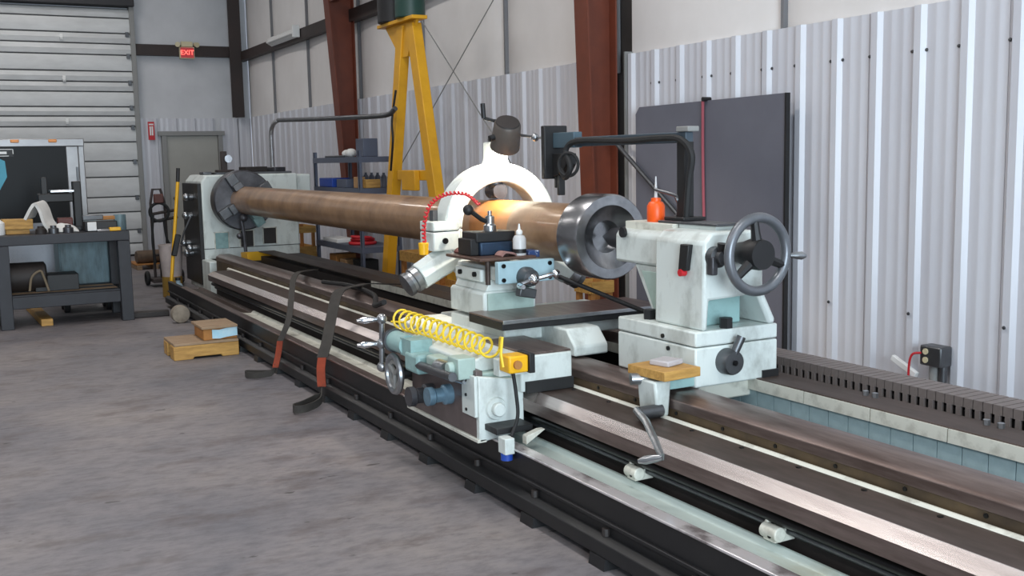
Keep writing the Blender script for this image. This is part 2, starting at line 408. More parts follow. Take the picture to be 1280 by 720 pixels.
tt = thing('corner_column', 'dark brown steel column in the far corner of the shop', 'column', (4.9, 19.7, 0))
part('flange', B(4.8, 5.02, 19.58, 19.6, 2.44, ZC), M_IRONDK, tt); part('web', B(4.9, 4.92, 19.6, 19.78, 2.44, ZC), M_IRONDK, tt)
# eave strut (horizontal brown member beside the column head)
solo('eave_brace', MB().obox((4.74, 13.0, 3.74), (.09, 1.35, .10), (.0, 0, .0)), M_IRON, 'short brown horizontal steel member joining the column head above the shelving', 'beam', bev=.006)
# cable X bracing in the bay
for a, b, lb in (((4.97, 9.0, 3.5), (4.97, 12.6, 1.2), 'thin steel bracing rod rising towards the lathe lamp side'), ((4.985, 11.75, 3.5), (4.985, 9.0, 1.35), 'thin steel bracing rod falling towards the steady rest lamp')):
    solo('bracing_rod', MB().cyl(a, b, .006, n=8), M_FRAMEG, lb, 'rod')
# fluorescent fixture on the side wall
t = thing('wall_light', 'long white fluorescent wall fixture on the dark girt', 'light', (4.95, 16.7, 3.56))
part('housing', MB().prism([(4.99, 3.50), (4.99, 3.66), (4.92, 3.62), (4.92, 3.54)], 'Y', 16.0, 17.5), M_WHITEP, t, .004)
part('tube', MB().cyl((4.90, 16.05, 3.56), (4.90, 17.45, 3.56), .018), M_WHITEP, t)
part('end_cap', B(4.88, 4.99, 15.95, 16.0, 3.49, 3.67), M_WHITEP, t, .005)
# exit sign
t = thing('exit_sign', 'lit red exit sign with two lamp heads on the end wall', 'exit sign', (4.07, 19.7, 3.5))
part('housing', B(3.94, 4.2, 19.68, 19.74, 3.48, 3.69), M_BEIGE, t, .006)
part('battery_box', B(3.97, 4.17, 19.66, 19.73, 3.69, 3.78), M_BEIGE, t, .006)
for sx in (-1, 1): part('lamp_head', MB().cyl((4.07+sx*.15, 19.72, 3.74), (4.07+sx*.17, 19.62, 3.72), .035, .045), M_BEIGE, t)
part('face', B(3.955, 4.185, 19.672, 19.68, 3.495, 3.675), mat('exit_face', 'b03a3e', .5, emit=.35), t)
def text(name, s, size, m, parent, loc, rot, ext=.002):
    cu = bpy.data.curves.new(name, 'FONT'); cu.body = s; cu.size = size; cu.extrude = ext; cu.align_x = 'CENTER'; cu.align_y = 'CENTER'
    tmp = bpy.data.objects.new('tmp', cu); COL.objects.link(tmp); bpy.context.view_layer.update()
    me = bpy.data.meshes.new_from_object(tmp.evaluated_get(bpy.context.evaluated_depsgraph_get())); bpy.data.objects.remove(tmp)
    me.materials.clear(); me.materials.append(m)
    o = bpy.data.objects.new(name, me); COL.objects.link(o); o.parent = parent; o.location = Vector(loc)-LOC[parent.name]; o.rotation_euler = rot; LOC[o.name] = LOC[parent.name]
    return o
text('letters', 'EXIT', .115, M_EXIT, t, (4.07, 19.670, 3.585), (PI/2, 0, 0))
t = thing('extinguisher_sign', 'small red and white extinguisher sign left of the entry door', 'sign', (3.39, 19.78, 2.04))
part('plate', B(3.335, 3.445, 19.775, 19.785, 2.05, 2.37), M_RED, t)
part('pictogram', MB().box(3.36, 3.385, 19.77, 19.775, 2.13, 2.29).box(3.395, 3.42, 19.77, 19.775, 2.13, 2.29).box(3.35, 3.43, 19.77, 19.775, 2.31, 2.335), M_WHITEP, t)
# ceiling tube fixtures
for i, (fx, fy) in enumerate(FIXTURES):
    t = thing('ceiling_light', 'white ceiling tube fixture over the %s, %s from the open door' % ('left aisle' if fx < 0 else 'lathe aisle', ('nearest', 'second', 'third', 'farthest')[i % 4]), 'light', (fx, fy, 5.8), 'ceiling tube fixtures')
    part('housing', MB().prism([(fx-.3, 5.80), (fx+.3, 5.80), (fx+.18, 5.92), (fx-.18, 5.92)], 'Y', fy-1.35, fy+1.35), M_WHITEP, t)
    part('hanger', MB().cyl((fx, fy-.9, 5.92), (fx, fy-.9, ZC), .008).cyl((fx, fy+.9, 5.92), (fx, fy+.9, ZC), .008), M_STEELD, t)

# grey board leaning on the wall
t = thing('grey_board', 'large dark grey sheet standing against the ribbed wall behind the tailstock', 'board', (4.98, 6.3, .03))
part('sheet', MB().prism([(5.39, .03), (7.12, .03), (7.12, 1.93), (7.07, 1.985), (5.39, 1.995)], 'X', 4.985, 5.005), M_GREYB, t, .002)
part('edge_trim', B(4.975, 5.01, 5.375, 5.39, .03, 1.995), M_BLACK, t)
part('hook', MB().cyl((4.95, 6.22, 2.0), (5.02, 6.22, 2.0), .016), M_BLACK, t)
solo('hanging_rope', MB().tube(spline([(4.968, 6.24, 2.0), (4.966, 6.235, 1.6), (4.966, 6.22, 1.1), (4.966, 6.2, .5), (4.966, 6.2, .2)]), .011), M_REDC, 'thin red rope hanging down the dark grey board', 'rope')
solo('strut', MB().cyl((4.9, 7.3, 1.72), (4.93, 6.45, 1.12), .018).sphere((4.9, 7.33, 1.74), .03), M_STEELD, 'slanted grey metal strut behind the orange oil bottle', 'rod')
# wall outlet with lever
t = thing('outlet_box', 'grey electrical box with red wire low on the ribbed wall', 'outlet', (5.06, 4.19, .2))
part('box', B(5.0, 5.1, 4.11, 4.26, .345, .465), M_STEELD, t, .01)
part('conduit', MB().cyl((5.06, 4.14, .35), (5.06, 4.14, .0), .022), M_STEELD, t)
part('conduit', MB().cyl((5.06, 4.20, .35), (5.06, 4.20, .0), .03), M_FRAMEG, t)
part('receptacle', MB().cyl((5.0, 4.215, .43), (4.993, 4.215, .43), .018).cyl((5.0, 4.215, .38), (4.993, 4.215, .38), .018), M_BEIGE, t)
part('wire', MB().tube(spline([(4.99, 4.24, .42), (4.97, 4.29, .40), (4.97, 4.31, .3), (4.98, 4.31, .1)]), .007), M_RED, t)
solo('white_lever', MB().obox((5.02, 4.385, .313), (.03, .2, .035), (.42, 0, 0)), M_WHITEP, 'short white slanted bar beside the wall outlet', 'bar', bev=.004)

# ================================================================== LATHE BED
YN, YF = .6, 11.9
bed = thing('lathe_bed', 'long dark lathe bed with worn steel ways and black base', 'lathe bed', (2.8, 6.0, 0))
part('base_skid', MB().prism([(2.165, .045), (2.165, .105), (2.19, .12), (2.26, .12), (2.26, .045)], 'Y', YN, 12.4), M_BLACK, bed, .004)
part('base_wall', MB().prism([(2.215, .10), (2.205, .285), (2.25, .285), (2.26, .10)], 'Y', YN, 12.4), M_BLACK, bed, .004)
part('base_rail', B(2.195, 2.225, YN, 12.4, .165, .18), M_BLACK, bed, .003)
padm = MB().prism([(-.008, 0), (.09, 0), (.09, .045), (.0, .045)], 'Y', -.055, .055).mesh('leveling_pad', M_BLACK)
boltm = MB().cyl((0, 0, 0), (0, 0, .03), .016, n=8).mesh('bolt', M_CAST)
y = 1.1
while y < 12:
    piece('leveling_pad', padm, bed, (2.16, y, 0)); piece('bolt', boltm, bed, (2.2, y, .12)); y += .565
part('tray_lip', MB().prism([(2.195, .285), (2.195, .296), (2.25, .303), (2.255, .285)], 'Y', YN, 5.4), mat('lip_flash', 'e2dede', .2, .6, '7d7474', 3, .9, stretch=(2, 1, 2), lo=.48, hi=.6), bed, .003)  # polished lip; the white flash of reflected light is mixed into its colour
part('tray_lip', MB().prism([(2.195, .285), (2.195, .296), (2.25, .303), (2.255, .285)], 'Y', 5.4, 11.6), M_WAY, bed, .003)
part('tray', MB().prism([(2.255, .25), (2.255, .294), (2.31, .272), (2.375, .266), (2.395, .286), (2.408, .286), (2.408, .25)], 'Y', YN, 5.4), M_TRAY, bed, .003)
part('tray', MB().prism([(2.255, .25), (2.255, .294), (2.31, .272), (2.375, .266), (2.395, .285), (2.408, .285), (2.408, .25)], 'Y', 5.4, 9.4), M_MINTW, bed, .003).__setitem__('label', 'dusty cream stretch of chip tray')
part('tray', MB().prism([(2.255, .25), (2.255, .294), (2.31, .272), (2.375, .266), (2.395, .285), (2.408, .285), (2.408, .25)], 'Y', 9.4, 11.6), M_RUSTY, bed, .003)
part('front_casting', B(2.46, 2.60, YN, YF-.8, .08, .42), M_CAST, bed)
part('front_way', MB().prism([(2.36, .412), (2.355, .470), (2.60, .470), (2.60, .412)], 'Y', YN, 11.0), M_WAY, bed)
part('way_bevel', MB().prism([(2.355, .4702), (2.41, .503), (2.414, .503), (2.414, .4702)], 'Y', YN, 11.0), M_WAYB, bed, smooth=False)
part('way_top', B(2.4142, 2.60, YN, 11.0, .4702, .503), M_RUSTY, bed)
part('inner_ledge', MB().prism([(2.60, .36), (2.60, .505), (2.615, .512), (2.638, .505), (2.645, .36)], 'Y', YN, 11.2), M_MINTW, bed, .003)
part('rear_casting', B(2.665, 2.82, YN, YF, .08, .56), M_CAST, bed)
part('rear_web', MB().prism([(2.652, .40), (2.652, .55), (2.67, .55), (2.67, .40)], 'Y', YN, YF), mat('web_ochre', '5f4f3a', .55, .2, '352c26', 7, .8), bed)
part('rear_way', MB().prism([(2.65, .535), (2.65, .575), (2.688, .60), (2.80, .60), (2.825, .57), (2.825, .535)], 'Y', YN, YF), M_WAY, bed, .004)
holem = MB().cyl((0, 0, 0), (-.004, 0, 0), .008, n=8).mesh('bolt_hole', M_LEAD)
y = .8
while y < 4.3:
    piece('bolt_hole', holem, bed, (2.651, y, .522)); piece('bolt_hole', MB().cyl((0, 0, 0), (0, 0, .003), .01, n=8).mesh('bolt_hole', M_LEAD) if y < .9 else bpy.data.meshes['bolt_hole.001'], bed, (2.575, y+.1, .503)); y += .3
part('bed_floor', B(2.46, 3.6, YN, YF, .06, .12), M_CAST, bed)
# back rail
part('back_casting', B(3.155, 3.62, YN, YF, .1, .55), M_CAST, bed)
blk = B(-.012, .012, -.052, .052, .40, .548).mesh('painted_block', M_BLOCK)
seg = B(-.025, .02, -.178, .178, .552, .603).mesh('rail_segment', M_MINTW)
y = .8
while y < 4.4: piece('painted_block', blk, bed, (3.148, y, 0)); y += .108
y = .9
while y < 8.5: piece('rail_segment', seg, bed, (3.148, y, 0)); y += .362
part('back_way', B(3.13, 3.31, YN, YF, .598, .608), M_RUSTY, bed, .003)
part('back_shelf', B(3.31, 3.62, YN, YF, .55, .56), M_CAST, bed)
for yy in (3.0, 3.05, 2.42, 2.48): piece('bolt', MB().cyl((0, 0, 0), (0, 0, .02), .013, n=6).mesh('bolt', M_STEEL), bed, (3.27, yy, .607))
# lead screw, feed rod, brackets
part('lead_screw', MB().cyl((2.405, YN, .375), (2.405, 11.0, .375), .02, n=14), M_LEAD, bed)
part('feed_rod', MB().cyl((2.43, YN, .335), (2.43, 11.0, .335), .013, n=12), M_STEELD, bed)
part('rack', B(2.44, 2.47, YN, 11.0, .385, .42), M_CAST, bed)
for yy in (3.43, 2.62):
    bk = part('rod_bracket', MB().box(2.37, 2.46, yy-.03, yy+.03, .30, .345).cyl((2.385, yy-.04, .33), (2.385, yy+.04, .33), .026).obox((2.40, yy+.035, .36), (.02, .015, .04), (.3, .2, 0)), M_MINTW, bed, .004)
    part('bracket_bolt', MB().cyl((2.36, yy-.012, .325), (2.37, yy-.012, .325), .01, n=8), M_LEAD, bk)

# energy chain along the back of the bed
t = thing('cable_chain', 'dark segmented cable carrier chain along the back of the lathe bed', 'cable carrier', (3.45, 2.6, .56))
lk = MB().box(-.03, .125, -.0185, .0185, .078, .092).box(-.03, -.014, -.0195, .0195, .055, .078).box(-.032, -.017, -.010, .010, 0, .055).box(.11, .125, -.0195, .0195, 0, .078)
lkm = lk.mesh('link', mat('chain_grey', '7a706c', .45, .2, '554c49', 8, .6)); yk = .9
while yk < 4.6: piece('link', lkm, t, (3.43, yk, .56)); yk += .043
part('chain_core', B(3.418, 3.53, .9, 4.6, .562, .60), M_RUBBER, t)
# ================================================================== HEADSTOCK
hs = thing('headstock', 'pale green lathe headstock with large dark chuck at the far end', 'headstock', (3.2, 13.0, .0))
part('gear_box', MB().prism([(2.66, .12), (2.66, 1.40), (2.72, 1.475), (3.80, 1.475), (3.80, .12)], 'Y', 12.5, 13.4), M_MINT, hs, .02)
part('side_box', B(3.80, 4.0, 12.6, 13.4, .98, 1.46), M_MINT, hs, .02)
part('seam_strip', B(2.655, 3.80, 12.494, 12.5, .615, .622), M_CAST, hs)
part('control_panel', B(2.615, 2.66, 12.52, 13.38, .2, 1.38), M_BLACK, hs, .005)
for yy, zz in ((12.8, 1.22), (12.9, 1.0), (12.75, .62), (12.95, .55), (13.1, .66)):
    part('control_knob', MB().cyl((2.635, yy, zz), (2.56, yy, zz), .035).sphere((2.545, yy, zz), .045), M_STEEL, hs)
part('control_lever', MB().tube([(2.6, 12.85, 1.0), (2.52, 12.9, .82), (2.48, 12.95, .66)], .012), M_STEEL, hs)
for xx, zz in ((2.86, .71), (3.155, .72), (3.43, .74)):
    wn = part('window_recess', B(xx-.075, xx+.075, 12.488, 12.5, zz-.095, zz+.095), M_TEAL if xx < 2.9 else M_CAST, hs, .004)
    part('window_rim', MB().box(xx-.085, xx+.085, 12.482, 12.5, zz+.09, zz+.10).box(xx-.085, xx-.075, 12.482, 12.5, zz-.1, zz+.1).box(xx+.075, xx+.085, 12.482, 12.5, zz-.1, zz+.1), M_MINTW, wn)
ck = part('chuck', MB().rev([(.12, .0), (.29, 0), (.335, -.02), (.34, -.05), (.34, -.20), (.325, -.22), (.16, -.22)], (3.015, 12.19, 1.187), (0, 1, 0), 48), M_CHUCK, hs)
part('spindle_nose', MB().cyl((3.015, 12.19, 1.187), (3.015, 12.5, 1.187), .2, n=32), M_CHUCK, hs)
for k in range(4):
    a = PI/4+k*PI/2+.25; jm = MB(); R = Matrix.Rotation(a, 3, 'Y'); o = MB().box(.15, .33, -.09, 0, -.055, .055).box(.15, .22, -.16, -.09, -.055, .055)
    jm.add([Vector((3.015, 11.97, 1.187))+R@v for v in o.v], o.f); part('jaw', jm, M_STEELD if k else M_TEAL, ck, .006)
part('top_tray', B(2.85, 3.75, 12.55, 13.2, 1.475, 1.50), M_STEELD, hs, .003)
part('spindle_lever', MB().tube([(2.93, 11.8, 1.0), (2.95, 11.8, .8), (2.96, 11.8, .62)], .02).sphere((2.95, 11.78, 1.0), .045).sphere((2.90, 11.8, .8), .035), M_CHUCK, hs)
part('bed_clamp', B(2.72, 3.5, 11.9, 12.5, .1, .5), M_CAST, hs)
part('front_foot', B(2.62, 2.78, 12.1, 12.5, .12, .5), M_MINT, hs, .01)
t = thing('indicator_stand', 'small brown gauge with bright knob standing on the headstock', 'gauge', (3.03, 12.9, 1.5))
part('post', B(2.99, 3.06, 12.87, 12.93, 1.50, 1.75), M_IRONDK, t, .006); part('dial', MB().cyl((3.06, 12.86, 1.66), (3.06, 12.80, 1.66), .045), M_CHROME, t)
part('foot', B(2.93, 3.13, 12.83, 12.97, 1.5, 1.53), M_IRONDK, t, .004)
for i, (x, wd, hh) in enumerate(((2.78, .1, .035), (3.35, .28, .06), (3.62, .16, .05))):
    solo('loose_tool', MB().obox((x, 12.8, (1.475 if x < 2.85 else 1.5)+hh/2), (wd, .2, hh), (0, 0, .2*i)), (M_STEELD, M_CAST, M_CHUCK)[i], ('short steel bar on the left end of headstock top', 'flat dark tool behind the chuck on headstock top', 'small dark block on right end of headstock top')[i], 'tool', bev=.006)
solo('yellow_bin', MB().prism([(2.98, .14), (2.95, .60), (3.32, .60), (3.29, .14)], 'Y', 11.95, 11.99).prism([(2.98, .122), (2.95, .60), (2.96, .60), (2.99, .14), (3.28, .14), (3.31, .60), (3.32, .60), (3.29, .122)], 'Y', 11.70, 11.99), M_YELP, 'yellow plastic bin between the bed ways under the chuck', 'bin')

# ================================================================== WORKPIECE
wp = thing('workpiece', 'long rusty brown steel pipe held between chuck and tailstock', 'pipe', (3.015, 8.5, 1.03))
part('shaft', MB().rev([(.155, 0), (.155, 6.12)], (3.015, 11.98, 1.187), (0, -1, 0), 56), M_PIPE, wp)
part('machined_section', MB().rev([(.15, 0), (.162, .01), (.162, .50)], (3.015, 5.87, 1.187), (0, -1, 0), 56), M_PIPEO, wp)['label'] = 'orange machined section of the pipe'
part('worn_section', MB().rev([(.162, 0), (.162, .66), (.15, .66)], (3.015, 5.37, 1.187), (0, -1, 0), 56), M_PIPE, wp)
part('collar', MB().rev([(.15, 0), (.172, .0), (.172, .06), (.215, .065), (.222, .075), (.222, .24), (.213, .255), (.165, .255), (.155, .245), (.115, .215), (.085, .205), (.075, .14), (.001, .14)], (3.015, 4.78, 1.187), (0, -1, 0), 64), M_TURN, wp)['label'] = 'shiny turned steel collar on the pipe end'

# ================================================================== STEADY REST
sr = thing('steady_rest', 'white steady rest ring around the pipe lit by the work lamp', 'steady rest', (3.015, 5.8, .6))
AX = Vector((3.015, 5.8, 1.187))
upper = MB(); n = 40; pin = []; pout = []
def arc(r, a0, a1, n): return [(AX.x+r*math.cos(a0+(a1-a0)*i/n), AX.z+r*math.sin(a0+(a1-a0)*i/n)) for i in range(n+1)]
part('upper_ring', MB().prism(arc(.385, .0, PI, 36)+arc(.27, PI, .0, 36), 'Y', 5.72, 5.88), M_MINT, sr, .012)
part('lower_ring', MB().prism(arc(.385, -PI, 0, 36)+arc(.27, 0, -PI, 36), 'Y', 5.72, 5.88), M_MINT, sr, .012)
for sx in (-1, 1):
    for z0, z1 in ((1.178, 1.235), (1.06, 1.172)):
        part('clamp_lug', B(*(sorted((AX.x+sx*.30, AX.x+sx*.475))), 5.70, 5.90, z0, z1), M_MINT, sr, .008)
    part('clamp_bolt', MB().cyl((AX.x+sx*.425, 5.8, 1.235), (AX.x+sx*.425, 5.8, 1.30), .028, n=6), M_STEELD, sr)
part('lug_pin', MB().cyl((AX.x-.40, 5.69, 1.12), (AX.x-.40, 5.70, 1.12), .018), M_LEAD, sr)
for a, nm in ((math.radians(208), 'quill_sleeve'), (math.radians(-32), 'quill_sleeve')):
    d = Vector((math.cos(a), 0, math.sin(a)))
    sl = part(nm, MB().rev([(.092, .33), (.086, .60)], AX, d, 8), M_MINT, sr, .006)
    part('quill_collar', MB().rev([(.07, .60), (.078, .61), (.078, .645), (.066, .65), (.066, .67)], AX, d, 24), M_STEEL, sl)
    part('quill_cap', MB().rev([(.074, .67), (.074, .70), (.04, .71)], AX, d, 24), M_STEELD, sl)
    part('roller_arm', MB().rev([(.04, .195), (.04, .30)], AX, d, 16), M_STEELD, sl)
part('top_neck', MB().prism([(AX.x-.075, 1.54), (AX.x-.05, 1.60), (AX.x-.05, 1.70), (AX.x+.05, 1.70), (AX.x+.05, 1.60), (AX.x+.075, 1.54)], 'Y', 5.73, 5.87), M_MINT, sr, .008)
part('top_cap', MB().cyl((AX.x, 5.8, 1.70), (AX.x, 5.8, 1.72), .045), M_STEELD, sr)
part('roller_arm', MB().cyl((AX.x, 5.8, 1.48), (AX.x, 5.8, 1.36), .045), M_STEELD, sr)
part('roller', MB().cyl((AX.x, 5.74, 1.40), (AX.x, 5.86, 1.40), .048), M_CHUCK, sr)
part('rest_foot', MB().prism([(2.78, .62), (2.84, .84), (3.19, .84), (3.25, .62)], 'Y', 5.70, 5.90), M_MINT, sr, .01)
part('rest_base', B(2.68, 3.32, 5.66, 5.94, .602, .66), M_MINT, sr, .008)

# ================================================================== CARRIAGE
ca = thing('lathe_carriage', 'pale green lathe carriage with apron, cross slide and tool post', 'carriage', (2.7, 4.9, .3))
# saddle wings and bridge
part('front_wing', MB().prism([(2.32, .51), (2.32, .665), (2.36, .68), (2.60, .68), (2.60, .51)], 'Y', 4.25, 5.75), M_MINT, ca, .008)
part('way_wiper', B(2.34, 2.60, 4.235, 4.25, .505, .56), M_RUBBER, ca, .002)
part('wing_top_plate', B(2.36, 2.60, 4.26, 4.72, .68, .69), M_WAY, ca, .003)
part('rear_wing', MB().prism([(4.42, .61), (4.42, .66), (4.5, .74), (5.75, .74), (5.75, .61)], 'X', 2.72, 2.92), M_MINT, ca, .01)
part('bridge', B(2.50, 3.40, 4.75, 5.4, .66, .742), M_MINT, ca, .01)
part('slide_way', B(2.42, 3.42, 4.62, 5.0, .742, .785), M_BLACK, ca, .004)
part('slide_top', B(2.42, 3.42, 4.615, 5.0, .785, .795), M_WAY, ca, .003)
part('slide_edge', B(2.42, 3.42, 4.605, 4.615, .775, .795), M_STEEL, ca, .002)
# cross slide and compound
part('cross_slide', MB().prism([(2.50, .76), (2.50, .885), (2.515, .895), (2.82, .895), (2.82, .76)], 'Y', 4.98, 5.40), M_MINT, ca, .01)
part('slide_face', MB().prism([(2.52, .74), (2.52, .885), (2.80, .885), (2.80, .74)], 'Y', 4.965, 4.98), M_MINTG, ca, .004)
part('swivel_base', MB().prism([(2.52, .895), (2.55, .96), (2.80, .96), (2.83, .895)], 'Y', 4.99, 5.38), M_MINT, ca, .006)
part('compound_slide', B(2.55, 2.85, 4.90, 5.40, .955, 1.03), M_MINT, ca, .008)
ep = part('end_plate', B(2.53, 2.87, 4.86, 4.90, .945, 1.062), mat('plate_blue', 'a9c6cf', .4, 0, '7f99a0', 6, .5), ca, .004)
for xx in (2.56, 2.84):
    for zz in (.965, 1.04): part('screw_head', MB().cyl((xx, 4.86, zz), (xx, 4.853, zz), .012, n=10), M_LEAD, ep)
part('dial_collar', MB().rev([(.055, 0), (.055, .03), (.045, .05), (.045, .07)], (2.69, 4.86, .975), (0, -1, 0), 24), M_STEELD, ca)
ch = part('crank_handle', MB().tube([(2.60, 4.77, .945), (2.69, 4.77, .97), (2.82, 4.77, .99)], .012).sphere((2.69, 4.77, .97), .03), M_CHROME, ca)
part('ball_knob', MB().sphere((2.825, 4.77, .99), .024), M_CHROME, ch)
part('grip', MB().rev([(.012, 0), (.018, .03), (.012, .08)], (2.60, 4.77, .945), (-.2, -1, 0), 12), M_CHROME, ch)
part('clamp_block', MB().obox((2.66, 4.80, .90), (.10, .05, .05), (0, .2, 0)), M_STEELD, ca, .006)
part('side_casting', B(2.515, 2.56, 5.04, 5.36, .94, 1.01), M_MINT, ca, .01)
for yy in (5.1, 5.28): part('gib_screw', MB().cyl((2.515, yy, .98), (2.50, yy, .98), .014, n=10), M_LEAD, ca)
part('stop_rod', MB().cyl((2.54, 5.0, .93), (2.54, 5.0, 1.065), .014), M_RUSTY, ca)
tr = part('tool_tray', B(2.46, 2.80, 4.93, 5.36, 1.062, 1.078), mat('tray_brown', '6a5146', .45, .3, '3a2d28', 8, .7), ca, .004)
# tool post
tp = part('tool_post', B(2.54, 2.74, 5.08, 5.28, 1.078, 1.15), mat('post_blue', '33475f', .4, .5, '22262c', 8, .7), ca, .008)
part('tool_block', B(2.52, 2.76, 5.09, 5.27, 1.15, 1.205), M_BLACK, ca, .006)
part('post_stud', MB().rev([(.035, 0), (.035, .03), (.025, .04), (.025, .08), (.012, .085), (.012, .11)], (2.65, 5.18, 1.205), (0, 0, 1), 16), M_STEEL, ca)
lev = part('post_lever', MB().tube([(2.65, 5.18, 1.25), (2.60, 5.18, 1.27), (2.53, 5.18, 1.32)], .013), M_BLACK, ca)
part('ball_knob', MB().sphere((2.52, 5.18, 1.325), .03), M_BLACK, lev)
part('tool_holder', B(2.49, 2.54, 5.1, 5.26, 1.08, 1.17), M_BLACK, ca, .005)
# apron hanging in front
part('apron_panel', MB().prism([(4.33, .295), (4.33, .62), (5.1, .62), (5.1, .295)], 'X', 2.125, 2.16), mat('apron_brown', '6e6260', .45, .2, '4b413f', 6, .7), ca, .004)
part('apron_body', MB().prism([(2.16, .30), (2.16, .60), (2.34, .60), (2.34, .40), (2.26, .315)], 'Y', 4.36, 5.1), M_MINTG, ca, .008)
en = part('apron_end', MB().prism([(2.122, .285), (2.122, .60), (2.36, .56), (2.36, .315)], 'Y', 4.30, 4.335), M_MINT, ca, .006)
part('end_flange', B(2.106, 2.122, 4.31, 4.45, .405, .60), M_MINT, ca, .003)
for zz in (.43, .5, .57): part('screw_head', MB().cyl((2.106, 4.40, zz), (2.101, 4.40, zz), .008, n=8), M_LEAD, ca)
part('end_boss', MB().rev([(.055, 0), (.05, .012), (.032, .014), (.032, .04), (.028, .045)], (2.21, 4.30, .44), (0, -1, 0), 28), M_MINT, en)
part('bottom_rail', B(2.112, 2.16, 4.3, 5.15, .285, .302), M_MINTW, ca, .003)
part('apron_front', MB().prism([(2.14, .60), (2.14, .65), (2.20, .675), (2.32, .675), (2.32, .60)], 'Y', 4.40, 5.2), M_MINT, ca, .008)
part('feed_box', B(2.06, 2.14, 4.62, 4.76, .55, .64), M_MINTG, ca, .012)
part('feed_box', B(2.03, 2.14, 4.80, 4.97, .53, .63), M_TEAL, ca, .016)
part('feed_dial', MB().rev([(.05, 0), (.05, .04), (.035, .05), (.035, .09), (.045, .1), (.045, .13)], (2.13, 4.62, .46), (-1, 0, 0), 24), mat('dial_blue', '7fa0b4', .35, .4, '394752', 9, .6), ca)
part('feed_dial', MB().rev([(.055, 0), (.055, .05), (.04, .06), (.04, .10), (.05, .11), (.05, .14)], (2.13, 4.83, .42), (-1, 0, 0), 24), M_CHUCK, ca)
part('shaft', MB().cyl((2.02, 4.36, .60), (2.06, 4.95, .57), .022), M_STEELD, ca)
part('shaft', MB().cyl((2.10, 4.40, .56), (2.10, 5.0, .53), .012), M_STEEL, ca)
part('coupling', MB().cyl((2.06, 4.5, .605), (2.07, 4.62, .60), .04), M_STEEL, ca)
part('valve_body', MB().box(2.05, 2.14, 4.36, 4.48, .58, .68).cyl((2.05, 4.42, .63), (2.02, 4.42, .63), .03), M_MINTG, ca, .006)
part('feed_motor', MB().cyl((2.08, 5.02, .645), (2.08, 5.22, .645), .055).box(2.04, 2.16, 4.90, 5.04, .60, .69), M_TEAL, ca)
part('motor_ring', MB().rev([(.065, 0), (.065, .03), (.05, .04), (.05, .07)], (2.08, 5.20, .645), (0, 1, 0), 28), M_STEELD, ca)
# star lever and apron hand wheel
sl = part('star_lever', MB().cyl((2.04, 5.31, .49), (2.04, 5.29, .755), .015).sphere((2.04, 5.30, .62), .03).cyl((2.04, 5.30, .62), (2.10, 5.29, .64), .022), M_STEEL, ca)
for zz, yy in ((.755, 5.29), (.62, 5.30), (.49, 5.31)):
    part('ball_knob', MB().sphere((2.04, yy, zz), .029), M_STEEL, sl)
    if zz > .5: part('grip', MB().rev([(.010, 0), (.013, .04), (.021, .095), (.008, .135)], (2.04, yy, zz), (-.95, .25, -.03), 12), M_CHROME, sl)
hw = part('apron_wheel', MB().torus((2.05, 5.16, .475), (1, 0, 0), .095, .018, 36, 8), M_STEEL, ca)
part('wheel_disc', MB().ring((2.055, 5.16, .475), (1, 0, 0), .095, .055, .016, 36), M_FRAMEG, hw)
for k in range(3):
    a = k*2*PI/3+.5; part('spoke', MB().cyl((2.055, 5.16, .475), (2.055, 5.16+.08*math.cos(a), .475+.08*math.sin(a)), .014, n=10), M_FRAMEG, hw)
part('hub', MB().rev([(.035, 0), (.035, .06), (.02, .07)], (2.14, 5.16, .475), (-1, 0, 0), 18), M_BLACK, hw)
part('oil_pump', B(2.15, 2.20, 4.10, 4.17, .27, .345), M_MINT, ca, .004)
part('pump_bracket', B(2.15, 2.34, 4.18, 4.31, .345, .375), M_BLACK, ca, .003)
part('pump_cup', MB().cyl((2.175, 4.135, .24), (2.175, 4.135, .27), .028), M_BLUEP, ca)
part('pump_hose', MB().tube(spline([(2.21, 4.15, .34), (2.26, 4.18, .42), (2.265, 4.2, .52), (2.26, 4.22, .63)]), .009), M_RUBBER, ca)
part('wiper_bracket', MB().prism([(2.25, .31), (2.25, .35), (2.32, .37), (2.35, .37)], 'Y', 4.08, 4.12), M_MINTW, ca, .003)
rg = part('air_regulator', B(2.20, 2.30, 4.14, 4.24, .63, .71), M_YELP, ca, .008)
part('regulator_back', B(2.30, 2.33, 4.13, 4.25, .625, .715), M_BLACK, rg, .004)
part('regulator_knob', MB().cyl((2.24, 4.14, .67), (2.24, 4.125, .67), .02), M_WOOD3, rg)
part('regulator_mount', B(2.2, 2.36, 4.24, 4.30, .60, .68), M_MINT, ca, .004)

# coiled yellow air hose
pts = []; turns = 14
for i in range(turns*16+1):
    u = i/(turns*16); th = 2*PI*u*turns
    y_ = 5.46-1.12*u; z_ = .715+.008*math.sin(PI*u)-.0*u; x_ = 2.215
    r_ = .056*(1-.25*u)
    pts.append((x_+r_*math.cos(th), y_, z_+r_*math.sin(th)))
pts = [(2.2, 5.56, .69), (2.25, 5.5, .69)]+pts+[(2.22, 4.26, .78), (2.2, 4.2, .79), (2.18, 4.18, .72), (2.185, 4.17, .66)]
solo('coiled_hose', MB().tube(pts, .0065, 6), M_YELH, 'bright yellow coiled air hose hanging along the carriage apron', 'hose')
